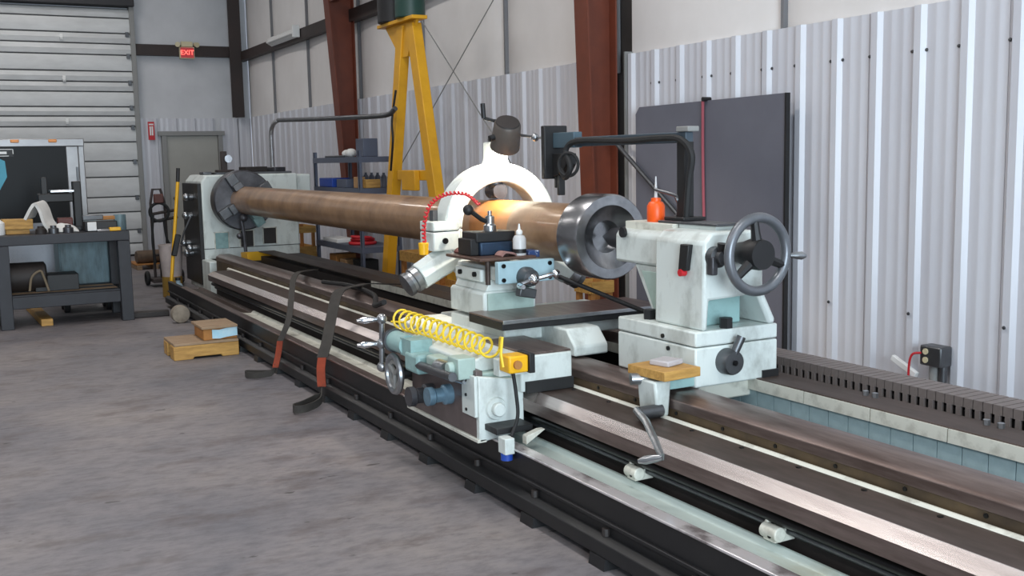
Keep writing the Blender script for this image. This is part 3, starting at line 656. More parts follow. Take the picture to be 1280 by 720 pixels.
# black tie rod from cross slide to bed
solo('drive_rod', MB().cyl((2.86, 4.8, .97), (3.13, 4.35, .80), .012), M_BLACK, 'thin black rod slanting down beside the cross slide crank', 'rod')
solo('oily_rag', MB().ribbon(spline([(2.50, 5.30, 1.085), (2.54, 5.31, 1.105), (2.60, 5.30, 1.09), (2.68, 5.31, 1.11), (2.74, 5.31, 1.085)]), (.0, .07, 0), .012), mat('oily_red', '7a4a44', .9, 0, '4a2d2a', 9, .7), 'dull red oily rag behind the tool post', 'rag')
solo('pink_rag', MB().ribbon(spline([(2.60, 4.99, 1.082), (2.63, 5.0, 1.10), (2.67, 4.99, 1.095), (2.695, 5.0, 1.082)]), (.0, .08, 0), .010), mat('rag_pink', 'a07a74', .9, 0, '6f4f4a', 9, .7), 'faded pink rag before the tool post beside the squeeze bottle', 'rag')
# bottle and rags on the tool tray
t = thing('squeeze_bottle', 'clear plastic squeeze bottle with white tip on the tool tray', 'bottle', (2.735, 5.0, 1.078))
part('bottle', MB().rev([(.034, 0), (.036, .01), (.036, .09), (.028, .105), (.014, .112), (.014, .118)], (2.735, 5.0, 1.078), (0, 0, 1), 24), M_CLEAR, t)
part('nozzle', MB().rev([(.018, .115), (.018, .13), (.008, .14), (.004, .17)], (2.735, 5.0, 1.078), (0, 0, 1), 16), M_WHITEP, t)
part('label_band', MB().rev([(.0365, .012), (.0365, .035)], (2.735, 5.0, 1.078), (0, 0, 1), 24, False), M_BLACK, t)
solo('insert_box', MB().box(2.78, 2.85, 4.98, 5.08, 1.062, 1.10), mat('box_blue', '2f4470', .4, 0, 'd8dce4', 25, .8, lo=.6, hi=.65), 'small dark blue box beside the clear squeeze bottle', 'box', bev=.004)
rp = spline([(2.42, 5.55, 1.10), (2.42, 5.56, 1.22), (2.47, 5.58, 1.34), (2.56, 5.56, 1.40), (2.66, 5.5, 1.40), (2.72, 5.45, 1.34)], 30)
n_ = len(rp); hp = [(p.x+.008*math.cos(i*1.1), p.y+.008*math.sin(i*1.1), p.z+.008*math.sin(i*1.1)) for i, p in enumerate(rp)]
solo('red_coil_cord', MB().tube(hp, .006, 6), M_RED, 'thin red coiled cord looping up behind the tool post', 'cord')
solo('yellow_plug', MB().cyl((2.41, 5.55, 1.06), (2.41, 5.55, 1.13), .026, .03), M_YELP, 'yellow plug at the foot of the red coiled cord', 'plug', bev=.004)

# ================================================================== TAILSTOCK
ts = thing('tailstock', 'pale green lathe tailstock with grey hand wheel on the rear ways', 'tailstock', (3.0, 3.9, .6))
part('base', B(2.79, 3.25, 3.55, 4.14, .602, .775), M_MINT, ts, .008)
part('upper_base', MB().box(2.79, 3.25, 3.55, 4.14, .779, .845), M_MINT, ts, .008)
part('base_clamp', B(2.85, 3.15, 3.6, 4.1, .52, .602), M_MINTW, ts, .008)
part('body', MB().prism([(2.83, .845), (2.835, 1.225), (2.88, 1.268), (3.12, 1.268), (3.165, 1.225), (3.165, 1.0), (3.235, .87), (3.235, .845), (3.20, .845), (3.13, .985), (2.865, .975), (2.855, .845)], 'Y', 3.55, 3.90), M_MINT, ts, .014)
part('body_back', MB().prism([(2.87, .845), (2.87, 1.06), (3.13, 1.06), (3.13, .845)], 'Y', 3.66, 3.92), M_TEAL, ts, .008)
part('front_web', MB().prism([(3.88, .845), (4.00, .845), (4.16, 1.09), (3.88, 1.09)], 'X', 2.90, 3.12), M_MINT, ts, .01)
part('web_recess', MB().prism([(3.90, .88), (3.99, .88), (4.09, 1.06), (3.90, 1.06)], 'X', 2.893, 2.90), M_MINTG, ts, .002)
part('barrel', MB().prism([(2.885, 1.09), (2.885, 1.225), (2.91, 1.25), (3.12, 1.25), (3.145, 1.225), (3.145, 1.09)], 'Y', 3.89, 4.30), M_MINT, ts, .014)
part('top_pad', B(2.94, 3.13, 3.91, 4.29, 1.245, 1.285), M_MINTW, ts, .003)
part('top_rail', B(2.96, 3.10, 3.62, 4.05, 1.285, 1.297), M_STEELD, ts, .003)
part('rail_riser', B(2.97, 3.09, 3.64, 3.9, 1.268, 1.285), M_MINT, ts)
part('clamp_stud', MB().cyl((2.885, 4.22, 1.235), (2.87, 4.22, 1.235), .025), M_BLACK, ts)
part('quill', MB().rev([(.072, 0), (.072, .06), (.06, .07), (.05, .2), (.02, .27), (.001, .31)], (3.015, 4.30, 1.187), (0, 1, 0), 28), M_CHUCK, ts)
part('red_lever', MB().prism([(3.645, 1.10), (3.625, 1.215), (3.685, 1.215), (3.70, 1.10)], 'X', 2.81, 2.838), M_BLACK, ts, .004)
part('lever_stop', MB().cyl((2.838, 3.68, 1.09), (2.805, 3.68, 1.09), .016), M_RED, ts)
for yy in (3.98, 3.66):
    part('base_bolt', MB().cyl((2.86 if yy > 3.8 else 2.98, yy-(.08 if yy < 3.8 else 0), .845), (2.86 if yy > 3.8 else 2.98, yy-(.08 if yy < 3.8 else 0), .89), .03, n=6), M_BLACK, ts)
part('bed_scraper', B(3.16, 3.25, 3.54, 3.56, .602, .64), M_BLACK, ts)
vs = part('feed_selector', MB().rev([(.045, 0), (.045, .04), (.03, .045), (.03, .07)], (2.885, 3.55, 1.165), (0, -1, 0), 20), M_STEELD, ts)
part('selector_lever', MB().cyl((2.885, 3.50, 1.165), (2.885, 3.49, 1.225), .016, .022), M_BLACK, vs)
part('selector_bracket', MB().obox((2.855, 3.52, 1.13), (.03, .04, .08)), M_CHUCK, vs, .006)
cl = part('clamp_dial', MB().rev([(.058, 0), (.055, .05), (.05, .06)], (2.955, 3.55, .705), (0, -1, 0), 28), M_STEELD, ts)
part('dial_lever', MB().cyl((2.955, 3.51, .72), (3.0, 3.50, .815), .018, .02), M_STEELD, cl)
part('dial_center', MB().cyl((2.955, 3.488, .705), (2.955, 3.482, .705), .012), M_LEAD, cl)
part('base_screw', MB().cyl((2.79, 3.78, .80), (2.783, 3.78, .80), .01), M_LEAD, ts)
part('base_screw', MB().cyl((2.79, 3.74, .75), (2.783, 3.74, .75), .01), M_LEAD, ts)
# hand wheel
C0 = (3.0, 3.40, 1.178)
hw = part('hand_wheel', MB().torus(C0, (0, 1, 0), .155, .022, 48, 12), mat('wheel_grey', '75787d', .36, .55, '5a5c60', 10, .5), ts)
part('hub', MB().rev([(.062, -.02), (.066, 0), (.066, .05), (.05, .1), (.04, .16)], (C0[0], 3.385, C0[2]), (0, 1, 0), 28), M_BLACK, hw)
for k in range(3):
    a = PI/2+k*2*PI/3+.15; d = Vector((math.cos(a), 0, math.sin(a))); c = Vector(C0)
    part('spoke', MB().tube([c+d*.04, c+d*.09, c+d*.15], .02, 8, [.026, .02, .017]), M_BLACK, hw)
part('wheel_handle', MB().rev([(.008, 0), (.010, .02), (.016, .05), (.018, .075), (.008, .095)], (3.155, 3.40, 1.165), (1, -.25, -.06), 14), M_STEEL, hw)
# crank bracket on the front of the tailstock base
cb = part('crank_bracket', MB().prism([(2.575, .506), (2.56, .66), (2.648, .66), (2.635, .506)], 'Y', 3.53, 3.66), M_MINT, ts, .01)
part('bracket_arm', B(2.64, 2.80, 3.56, 3.66, .61, .65), M_TEAL, ts, .004)
part('pivot', MB().cyl((2.53, 3.66, .655), (2.70, 3.60, .655), .026), M_STEEL, cb)
part('crank_boss', MB().cyl((2.60, 3.54, .535), (2.49, 3.54, .535), .028), M_STEELD, cb)
kr = part('crank', MB().tube([(2.49, 3.56, .545), (2.44, 3.42, .53), (2.35, 3.19, .455)], .016, 10), M_STEEL, cb)
part('crank_grip', MB().rev([(.012, 0), (.016, .03), (.018, .07), (.009, .1)], (2.35, 3.19, .455), (-.55, .75, -.25), 12), M_STEEL, cb)
# wood block with dish
solo('wood_block', MB().obox((2.66, 3.60, .69), (.20, .24, .04), (0, 0, .08)), M_WOOD, 'small yellow wooden board resting on the tailstock crank bracket', 'wood block', bev=.003)
solo('soap_bar', MB().obox((2.68, 3.61, .722), (.11, .10, .024), (0, 0, .3)), mat('grey_stone', 'b5b0b2', .5), 'flat grey stone lying on the yellow wooden board', 'stone', bev=.006)
# orange oil bottle
t = thing('oil_bottle', 'orange oil bottle with long clear spout on the tailstock', 'bottle', (3.0, 4.12, 1.285))
part('bottle', MB().rev([(.040, 0), (.043, .008), (.043, .075), (.034, .092), (.024, .098), (.024, .112), (.012, .115)], (3.0, 4.12, 1.285), (0, 0, 1), 24), M_ORANGE, t)
part('spout', MB().rev([(.009, .113), (.006, .16), (.003, .215)], (3.0, 4.12, 1.285), (0, 0, 1), 12), M_CLEAR, t)
solo('wing_valve', MB().tube(spline([(3.02, 4.03, 1.287), (3.05, 4.0, 1.34), (3.03, 3.97, 1.40), (2.98, 4.1, 1.44)]), .008).cyl((3.02, 3.99, 1.39), (3.06, 3.97, 1.41), .016), M_STEELD, 'small metal valve and black hose behind the orange bottle', 'valve')

# ================================================================== WORK LAMP ON ARM
wl_ = thing('work_lamp', 'black work lamp arm on tailstock post with grey can shade', 'lamp', (3.05, 3.95, 1.312))
part('post', B(3.02, 3.075, 3.925, 3.985, 1.312, 1.66), M_BLACK, wl_, .004)
part('post_foot', B(2.98, 3.11, 3.88, 4.03, 1.297, 1.314), M_BLACK, wl_, .004)
part('arm', B(3.03, 3.075, 3.93, 5.08, 1.655, 1.705), mat('arm_slate', '46525c', .45, .2), wl_, .004)
part('arm_cap', B(3.02, 3.085, 3.90, 3.99, 1.705, 1.73), M_FRAMEG, wl_, .004)
part('arm_head', B(3.025, 3.08, 4.90, 5.12, 1.65, 1.735), mat('arm_blue', '50646f', .45, .2), wl_, .004)
part('head_plate', B(2.97, 3.12, 5.12, 5.16, 1.48, 1.775), M_BLACK, wl_, .006)
part('head_bracket', MB().prism([(5.12, 1.62), (5.12, 1.49), (5.02, 1.51), (4.97, 1.56), (4.97, 1.62)], 'X', 3.02, 3.085), M_BLACK, wl_, .004)
part('head_clip', MB().box(3.02, 3.06, 5.05, 5.075, 1.39, 1.50).box(3.03, 3.05, 5.10, 5.12, 1.43, 1.50), M_BLACK, wl_, .004)
cab = spline([(3.00, 5.0, 1.53), (2.99, 4.93, 1.49), (2.99, 4.88, 1.55), (2.995, 4.93, 1.64), (3.01, 4.82, 1.685), (3.01, 4.4, 1.675), (3.005, 4.1, 1.68), (3.0, 3.93, 1.67), (3.01, 3.86, 1.60), (3.01, 3.88, 1.48), (3.01, 3.90, 1.31)], 8)
part('cable', MB().tube(cab, .016, 8), M_RUBBER, wl_)
part('cable_loop', MB().torus((2.99, 4.9, 1.56), (1, .5, 0), .062, .009, 28, 8), M_RUBBER, wl_)
LC = Vector((2.945, 5.52, 1.735)); ld = Vector((.16, .55, -.8)).normalized()
part('stem', MB().cyl((3.05, 5.16, 1.70), LC+Vector((.06, -.03, .0)), .008).sphere((3.02, 5.31, 1.715), .024), M_STEEL, wl_)
part('can_shade', MB().rev([(.001, -.085), (.07, -.085), (.08, -.07), (.088, .085), (.084, .085), (.074, -.06), (.001, -.07)], LC, ld, 32, False), mat('can_grey', '625a54', .5, .3, '4a4540', 8, .7), wl_)
part('can_lid', MB().rev([(.001, -.093), (.068, -.093), (.072, -.086), (.001, -.084)], LC, ld, 32, False), M_CAST, wl_)
part('swing_handle', MB().tube([LC+Vector((0, 0, .075)), LC+Vector((-.07, .03, .085)), LC+Vector((-.12, .05, .10))], .01).cyl(LC+Vector((-.12, .05, .10)), LC+Vector((-.125, .05, .185)), .014), M_BLACK, wl_)
part('side_knob', MB().cyl(LC+Vector((-.075, 0, -.01)), LC+Vector((-.11, 0, -.02)), .018), M_BLACK, wl_)
part('bulb', MB().sphere(LC+ld*.03, .03), M_TUBE, wl_)
sl_ = bpy.data.lights.new('work_lamp_bulb', 'SPOT'); sl_.energy = 52; sl_.spot_size = math.radians(150); sl_.spot_blend = .4; sl_.shadow_soft_size = .035; sl_.color = (1, .90, .76)
so = bpy.data.objects.new('work_lamp_bulb', sl_); COL.objects.link(so); so.location = LC+ld*.075; so.rotation_euler = ld.to_track_quat('-Z', 'Y').to_euler()

# ================================================================== SLINGS OVER THE BED
def sling(label, path, wv, path2, wv2, loop, wl2):
    t = thing('lifting_sling', label, 'sling', tuple(loop[0]), 'lifting slings draped over the bed')
    part('webbing', MB().ribbon(spline(path, 6), wv, .008), M_STRAP, t)
    part('wear_sleeve', MB().ribbon(spline(path2, 6), wv2, .014), M_STRAPR, t)
    part('eye_loop', MB().ribbon(spline(loop, 6), wl2, .008), M_STRAP, t)
sling('long grey sling with orange sleeve hanging over the bed near the carriage',
      [(3.14, 7.8, .62), (2.95, 7.9, .63), (2.72, 7.6, .655), (2.52, 7.25, .69), (2.39, 7.04, .68), (2.31, 6.93, .56), (2.22, 6.79, .40), (2.165, 6.74, .30)], (.065, -.035, 0),
      [(2.165, 6.74, .30), (2.15, 6.73, .22), (2.145, 6.71, .11)], (.05, -.027, 0),
      [(2.145, 6.71, .12), (2.14, 6.72, .05), (2.08, 6.70, .034), (1.98, 6.60, .034), (1.90, 6.54, .034), (1.89, 6.48, .034), (1.95, 6.47, .034), (2.04, 6.54, .034), (2.11, 6.63, .04), (2.14, 6.70, .08)], (.0, .0, .05))
sling('thin grey sling with red sleeve lying over the bed near the headstock',
      [(2.98, 9.35, .62), (2.78, 9.05, .645), (2.55, 8.5, .69), (2.40, 8.12, .68), (2.33, 7.95, .58), (2.24, 7.75, .42), (2.165, 7.74, .27)], (.04, -.02, 0),
      [(2.165, 7.74, .27), (2.15, 7.75, .17), (2.12, 7.74, .07)], (.04, -.02, 0),
      [(2.12, 7.74, .08), (2.10, 7.76, .034), (2.02, 7.80, .03), (1.93, 7.86, .03), (1.92, 7.78, .03), (1.99, 7.72, .03), (2.08, 7.70, .04)], (0, .0, .045))
solo('rest_hose', MB().tube(spline([(2.45, 6.3, .70), (2.5, 6.6, .64), (2.62, 6.9, .63), (2.75, 7.3, .625), (2.8, 7.9, .625), (2.7, 8.3, .625)]), .018), M_RUBBER, 'black hose lying on the ways behind the steady rest arm', 'hose')

# ================================================================== FLOOR ITEMS LEFT OF THE BED
t = thing('wooden_step', 'two tier wooden step of rough timbers on the floor', 'step', (1.85, 8.95, 0))
for yy in (8.92, 9.20):
    part('timber', MB().prism([(1.585, .0), (1.585, .115), (2.12, .115), (2.12, 0), (1.98, 0), (1.97, .018), (1.75, .018), (1.74, 0)], 'Y', yy-.08, yy+.08), M_WOOD, t, .006)
for i in range(3): part('plank', B(1.59, 2.12, 8.84+i*.155, 8.84+i*.155+.148, .116, .138), M_WOOD2, t, .004)
part('upper_timber', B(1.84, 2.12, 8.88, 9.24, .139, .235), M_WOOD3, t, .006)
part('upper_board', B(1.82, 2.12, 8.85, 9.27, .236, .258), M_WOOD2, t, .004)
solo('blue_wrapper', MB().ribbon([(1.91, 8.872, .19), (1.97, 8.868, .185), (2.03, 8.87, .195), (2.10, 8.868, .2), (2.118, 8.872, .2)], (0, 0, .075), .006), M_BLUEPAPER, 'torn light blue and white paper on the wooden step', 'paper')
solo('roller_disc', MB().rev([(.03, 0), (.085, .0), (.09, .01), (.09, .10), (.085, .11)], (2.06, 10.95, .09), (0, 1, .0), 28), mat('dirty_beige', '9a8f80', .7, 0, '5f5449', 9, .8), 'dirty beige round roller at the end of the bed base', 'roller')
solo('floor_bar', MB().obox((1.88, 11.65, .03), (.36, .12, .06), (0, 0, -.1)), M_CAST, 'dark flat bar on the floor before the yellow pole', 'bar', bev=.008)
t = thing('yellow_pole', 'yellow pole with black top leaning against the headstock', 'pole', (2.33, 12.85, .01))
part('shaft', MB().cyl((2.30, 12.85, .012), (2.475, 12.9, 1.40), .02), M_YELP, t)
part('grip', MB().cyl((2.475, 12.9, 1.40), (2.49, 12.91, 1.56), .022), M_BLACK, t)
part('clip', MB().obox((2.40, 12.83, .66), (.06, .06, .26), (0, .25, 0)), M_BLACK, t, .01)
t = thing('bucket', 'dirty white bucket with yellow lower half beside the headstock', 'bucket', (2.42, 13.3, 0))
part('shell', MB().rev([(.115, .25), (.14, .62), (.146, .62), (.146, .64), (.13, .64), (.11, .27)], (2.42, 13.3, 0), (0, 0, 1), 24, False), mat('dirty_white', 'b8aaa6', .6, 0, '857a74', 5, .6), t)
part('stand', MB().rev([(.12, 0), (.12, .25)], (2.42, 13.3, 0), (0, 0, 1), 24), mat('ochre_drum', '96742f', .6, 0, '5f4a22', 5, .6), t)
t = thing('coolant_bottle', 'small grey blue bottle on the floor beside the bed end', 'bottle', (2.28, 12.2, 0))
part('body', MB().rev([(.06, 0), (.062, .02), (.062, .22), (.04, .27), (.025, .28), (.025, .31)], (2.28, 12.2, 0), (0, 0, 1), 20), mat('bottle_blue', '8fa3ae', .5, 0, '5a6a74', 5, .6), t)
part('cap', MB().cyl((2.28, 12.2, .31), (2.28, 12.2, .34), .03), M_BLACK, t)
# welding cart behind
t = thing('hose_cart', 'dark two wheeled cart with hoses standing by the entry door', 'cart', (2.6, 14.6, 0))
part('frame', MB().tube([(2.46, 14.7, .1), (2.46, 14.75, 1.1), (2.50, 14.78, 1.28), (2.60, 14.78, 1.28), (2.64, 14.75, 1.1), (2.64, 14.7, .1)], .018), M_IRONDK, t)
part('crossbar', MB().cyl((2.46, 14.74, .85), (2.80, 14.74, .9), .02).cyl((2.46, 14.74, .95), (2.80, 14.74, 1.0), .02).cyl((2.46, 14.72, .4), (2.78, 14.72, .42), .018), M_IRONDK, t)
part('deck', B(2.38, 2.78, 14.4, 14.8, .06, .11), M_IRONDK, t, .005)
part('tank', MB().rev([(.13, 0), (.13, .32), (.06, .42), (.03, .44)], (2.64, 14.62, .11), (0, 0, 1), 20), M_CAST, t)
for xx in (2.36, 2.80): part('wheel', MB().torus((xx, 14.72, .10), (1, 0, 0), .07, .03, 24, 8), M_RUBBER, t)
part('hose_coil', MB().torus((2.55, 14.66, .98), (.2, 1, 0), .12, .02, 24, 8).tube(spline([(2.47, 14.66, .95), (2.44, 14.65, .6), (2.46, 14.63, .3)]), .016).tube(spline([(2.6, 14.66, .9), (2.63, 14.64, .6), (2.72, 14.6, .5)]), .016), M_RUBBER, t)
part('regulator', MB().obox((2.55, 14.66, 1.16), (.12, .08, .12)), mat('cart_red', '5a3630', .6), t, .01)
t = thing('small_pallet', 'small wooden pallet with wood scraps near the entry door', 'pallet', (2.85, 17.3, 0))
for xx in (2.62, 2.86, 3.08): part('runner', B(xx-.04, xx+.04, 17.0, 17.7, 0, .07), M_WOOD2, t, .004)
for i in range(4): part('plank', B(2.56, 3.14, 17.0+i*.18, 17.13+i*.18, .07, .09), M_WOOD3, t, .004)
solo('log', MB().rev([(.09, 0), (.1, .02), (.1, .5), (.09, .52)], (2.6, 17.15, .19), (1, .12, .0), 18), mat('bark', '6d5b4b', .8, 0, '46382e', 8, .8, .4, 20), 'grey brown log lying on the small pallet', 'log')

# ================================================================== WORKBENCH
wbn = thing('workbench', 'black steel workbench with thick legs and lower shelf', 'workbench', (1.05, 11.95, 0))
part('table_top', B(.05, 1.69, 11.5, 12.3, .835, .935), M_BENCH, wbn, .008)
for xx in (.43, 1.57):
    for yy in (11.5, 12.18): part('leg', B(xx, xx+.12, yy, yy+.12, 0, .835), M_BENCH, wbn, .006)
for yy in (11.52, 12.2): part('stringer', B(.05, 1.57, yy, yy+.08, .20, .32), M_BENCH, wbn, .006)
for xx in (.45, 1.6): part('end_stringer', B(xx, xx+.08, 11.6, 12.2, .2, .32), M_BENCH, wbn, .006)
for i in range(5): part('shelf_plank', B(.05, 1.57, 11.53+i*.152, 11.53+i*.152+.148, .32, .335), M_WOOD2 if i % 2 else M_BENCH, wbn, .003)
tc_ = thing('teal_cabinet', 'worn teal steel cabinet on wheels behind the workbench', 'cabinet', (1.32, 12.7, 0))
part('body', B(1.08, 1.74, 12.42, 12.95, .30, .99), M_TEALCAB, tc_, .006)
part('door', B(1.095, 1.725, 12.405, 12.42, .32, .97), M_TEALCAB, tc_, .004)
part('handle', B(1.60, 1.62, 12.39, 12.405, .6, .72), M_STEELD, tc_, .003)
part('underframe', B(1.06, 1.66, 12.45, 12.92, .17, .30), M_BLACK, tc_, .004)
for xx in (1.14, 1.58):
    for yy in (12.55, 12.85): part('wheel', MB().rev([(.03, -.03), (.085, -.03), (.09, -.02), (.09, .02), (.085, .03), (.03, .03)], (xx, yy, .09), (1, 0, 0), 24), M_RUBBER, tc_)
solo('floor_plank', MB().obox((.835, 12.35, .035), (.11, 1.5, .07), (0, 0, .03)), M_WOOD, 'long yellow timber on the floor under the workbench', 'plank', bev=.004)
solo('machine_tank', MB().rev([(.12, 0), (.15, .02), (.15, .36), (.12, .38)], (.52, 11.85, .49), (1, 0, 0), 24), M_CAST, 'dark round motor on the lower shelf of the workbench', 'motor')
solo('shelf_hose', MB().tube(spline([(.9, 11.66, .35), (.86, 11.66, .5), (.83, 11.66, .56), (.75, 11.66, .5), (.72, 11.66, .36)]), .012), mat('hose_tan', '7a6c58', .7), 'tan hose loop on the lower shelf of the workbench', 'hose')
solo('shelf_box', B(.78, 1.2, 11.75, 12.1, .336, .50), M_BLACK, 'black box on the workbench lower shelf beside the motor', 'box', bev=.006)
# items on the bench top (z .935)
Z0 = .935
solo('white_jug', MB().rev([(.07, 0), (.075, .01), (.075, .12), (.04, .15), (.03, .16), (.03, .18)], (.47, 11.75, Z0), (0, 0, 1), 20), M_WHITEP, 'white plastic jug at the left edge of the workbench', 'jug')
solo('wood_box', MB().obox((.66, 11.85, Z0+.10), (.28, .2, .10), (0, .02, .05)).box(.55, .77, 11.78, 11.92, Z0, Z0+.06), M_WOOD, 'yellow wooden box on the left of the workbench', 'box', bev=.004)
def rag(name, c, sx, sy, h, label, seed):
    rnd = random.Random(seed); n = 9; mb = MB(); vs = []; fs = []
    for i in range(n):
        for j in range(n):
            u, v = i/(n-1)*2-1, j/(n-1)*2-1; e = max(0, 1-max(abs(u), abs(v))**2.5)
            vs.append((c[0]+sx*u*(1+.12*rnd.uniform(-1, 1)), c[1]+sy*v*(1+.12*rnd.uniform(-1, 1)), c[2]+.004+h*e*(.55+.5*rnd.random())))
    for i in range(n-1):
        for j in range(n-1): fs.append((i*n+j, (i+1)*n+j, (i+1)*n+j+1, i*n+j+1))
    o = solo(name, mb.add(vs, fs), M_CLOTH, label, 'rag'); m = o.modifiers.new('thick', 'SOLIDIFY'); m.thickness = .006; s_ = o.modifiers.new('sub', 'SUBSURF'); s_.levels = 1; s_.render_levels = 2
rag('shop_rag', (1.08, 11.75, Z0), .15, .09, .10, 'crumpled white rag in the middle of the workbench', 3)
t = solo('draped_rag', MB().ribbon(spline([(.78, 11.85, 1.09), (.84, 11.83, 1.20), (.88, 11.83, 1.24), (.92, 11.82, 1.17), (.95, 11.8, 1.05), (1.0, 11.78, .96)]), (.10, .20, 0.02), .03), M_CLOTH, 'white rag peaked over the end of the wooden box', 'rag')
t = thing('bench_press', 'black small arbor press standing on the workbench', 'press', (1.1, 12.0, Z0))
part('base', B(.92, 1.28, 11.9, 12.1, Z0, Z0+.05), M_BLACK, t, .008)
part('column', B(1.22, 1.30, 11.93, 12.07, Z0, 1.45), M_BLACK, t, .01)
part('head', B(.88, 1.22, 11.92, 12.08, 1.24, 1.33), M_BLACK, t, .01)
part('table_plate', B(1.0, 1.23, 11.91, 12.09, 1.34, 1.365), M_ALU, t, .004)
part('ram', B(.92, .98, 11.96, 12.04, 1.05, 1.5), M_BLACK, t, .008)
part('red_bowl', B(1.05, 1.2, 11.93, 12.05, Z0+.05, Z0+.14), mat('dark_red', '5b2a24', .5), t, .01)
for i, (x, y_, z_, sz, rz, mm, lb) in enumerate([
    (1.37, 11.72, Z0+.14, (.20, .05, .05), .05, M_STEELD, 'grey power drill barrel lying on the right of the workbench'),
    (1.52, 11.75, Z0+.13, (.22, .05, .04), -.1, M_WOOD3, 'orange handled tool at the right of the workbench'),
    (1.34, 11.56, Z0+.055, (.09, .012, .09), .15, M_WHITEP, 'small white card standing on the workbench front edge'),
    (1.56, 11.57, Z0+.02, (.11, .08, .035), .0, M_YELP, 'yellow tape measure on the workbench front edge'),
    (1.44, 11.57, Z0+.012, (.13, .09, .024), .2, M_ALU, 'flat grey metal plate on the workbench front edge')]):
    o = solo('bench_tool', MB().obox((x, y_, z_), sz, (0, 0, rz)), mm, lb, 'tool', bev=.006)
solo('tool_case', MB().box(1.28, 1.60, 11.66, 11.84, Z0, Z0+.10), M_BLACK, 'black tool case under the drill on the workbench', 'case', bev=.01)
solo('teal_can', MB().rev([(.06, 0), (.062, .005), (.062, .15), (.058, .16)], (1.64, 11.75, Z0), (0, 0, 1), 20), M_TEALCAB, 'teal grey can at the right end of the workbench', 'can')
for i, x in enumerate((.86, .98, 1.12)):
    solo('bench_part', MB().rev([(.05, 0), (.05, .05), (.03, .06), (.03, .08)], (x, 11.6+.02*i, Z0), (0, 0, 1), 14), (M_CAST, M_STEELD, M_CHUCK)[i], ('dark round fitting left of the white rag', 'grey round fitting before the white rag', 'dark steel fitting before the arbor press')[i], 'fitting')

# ================================================================== TRAILER
tr = thing('trailer', 'black enclosed trailer with aluminium trim behind the workbench', 'trailer', (.2, 15, 0))
part('front_panel', B(-1.0, 1.33, 13.45, 13.49, .96, 1.84), M_BLACKG, tr)
part('stone_guard', B(-1.0, 1.4, 13.44, 13.48, .35, .96), M_DIAM, tr, .003)
part('top_trim', B(-1.0, 1.53, 13.43, 13.52, 1.84, 1.93), M_ALUD, tr, .008)
part('corner_panel', B(1.33, 1.46, 13.44, 13.5, .35, 1.84), M_ALUD, tr, .006)
part('corner_post', B(1.46, 1.53, 13.46, 13.56, .35, 1.9), M_ALUD, tr, .01)
part('side_wall', B(1.49, 1.52, 13.5, 16.5, .35, 1.9), M_BLACKG, tr)
part('roof', B(-1.0, 1.52, 13.5, 16.5, 1.88, 1.92), M_ALU, tr)
part('latch_bar', B(1.425, 1.45, 13.42, 13.44, .9, 1.6), M_STEELD, tr, .004)
for xx in (.79, 1.19): part('marker_light', MB().obox((xx, 13.425, 1.905), (.09, .03, .035)), M_AMBER, tr, .008)
part('cyan_stripe', MB().prism([(.3, 1.15), (.60, 1.35), (.685, 1.50), (.675, 1.68), (.60, 1.72), (.3, 1.72)], 'Y', 13.445, 13.45), M_CYAN, tr)
part('name_plate', MB().box(.5, .77, 13.443, 13.45, 1.73, 1.815), M_BLACK, tr)
part('plate_border', MB().box(.5, .77, 13.441, 13.445, 1.81, 1.818).box(.5, .72, 13.441, 13.445, 1.735, 1.742).box(.762, .77, 13.441, 13.445, 1.76, 1.818), M_WHITEP, tr)
part('plate_lettering', MB().obox((.63, 13.441, 1.775), (.14, .004, .028)), M_WHITEP, tr)
for yy in (15.2,):
    for xx in (-.8, 1.35): part('wheel', MB().rev([(.1, -.09), (.3, -.09), (.33, -.06), (.33, .06), (.3, .09), (.1, .09)], (xx, yy, .33), (1, 0, 0), 32), M_RUBBER, tr)

# ================================================================== SHELVING
sh = thing('shelving_unit', 'dark grey metal shelving unit against the right wall', 'shelf', (4.45, 12.3, 0))
SX0, SX1, SY0, SY1 = 4.2, 4.7, 11.45, 13.1
for xx in (SX0, SX1-.04):
    for yy in (SY0, SY1-.04): part('post', MB().box(xx, xx+.04, yy, yy+.006, 0, 1.72).box(xx, xx+.006, yy, yy+.04, 0, 1.72), M_SHELF, sh)
for zz in (1.60, 1.24, .56, .15): part('shelf_board', MB().box(SX0, SX1, SY0, SY1, zz+.04, zz+.05).box(SX0-.004, SX0+.008, SY0, SY1, zz-.015, zz+.05).box(SX0, SX1, SY0-.004, SY0+.008, zz-.015, zz+.05).box(SX1-.01, SX1, SY0, SY1, zz, zz+.05), M_SHELF, sh)
def bx(name, x0, x1, y0_, y1_, z0, z1, m, lb, cat): return solo(name, B(x0, x1, y0_, y1_, z0, z1), m, lb, cat, bev=.008)
bx('grey_case', 4.32, 4.5, 11.6, 11.85, 1.65, 1.86, M_SHELF, 'dark grey upright case on the top shelf', 'case')
solo('white_bundle', MB().sphere((4.35, 12.1, 1.70), .07, 14, .75).sphere((4.35, 12.25, 1.695), .06, 14, .75), M_CLOTH, 'white cloth bundle on the top shelf', 'bundle')
solo('shelf_rod', MB().cyl((4.3, 12.2, 1.662), (4.3, 12.9, 1.662), .012), M_STEELD, 'thin grey rod on the top shelf', 'rod')
bx('blue_bin', 4.22, 4.45, 12.45, 12.95, 1.29, 1.40, M_BLUEP, 'blue plastic bin on the second shelf', 'bin')
bx('grey_bin', 4.24, 4.45, 12.0, 12.35, 1.29, 1.39, M_SHELF, 'dark grey bin beside the blue bin', 'bin')
bx('tan_carton', 4.24, 4.34, 11.62, 11.75, 1.29, 1.42, M_CARD, 'small tan carton beside the shelf post', 'carton')
bx('yellow_carton', 4.30, 4.48, 11.5, 11.6, 1.29, 1.39, M_WOOD, 'yellow brown carton at the right end of second shelf', 'carton')
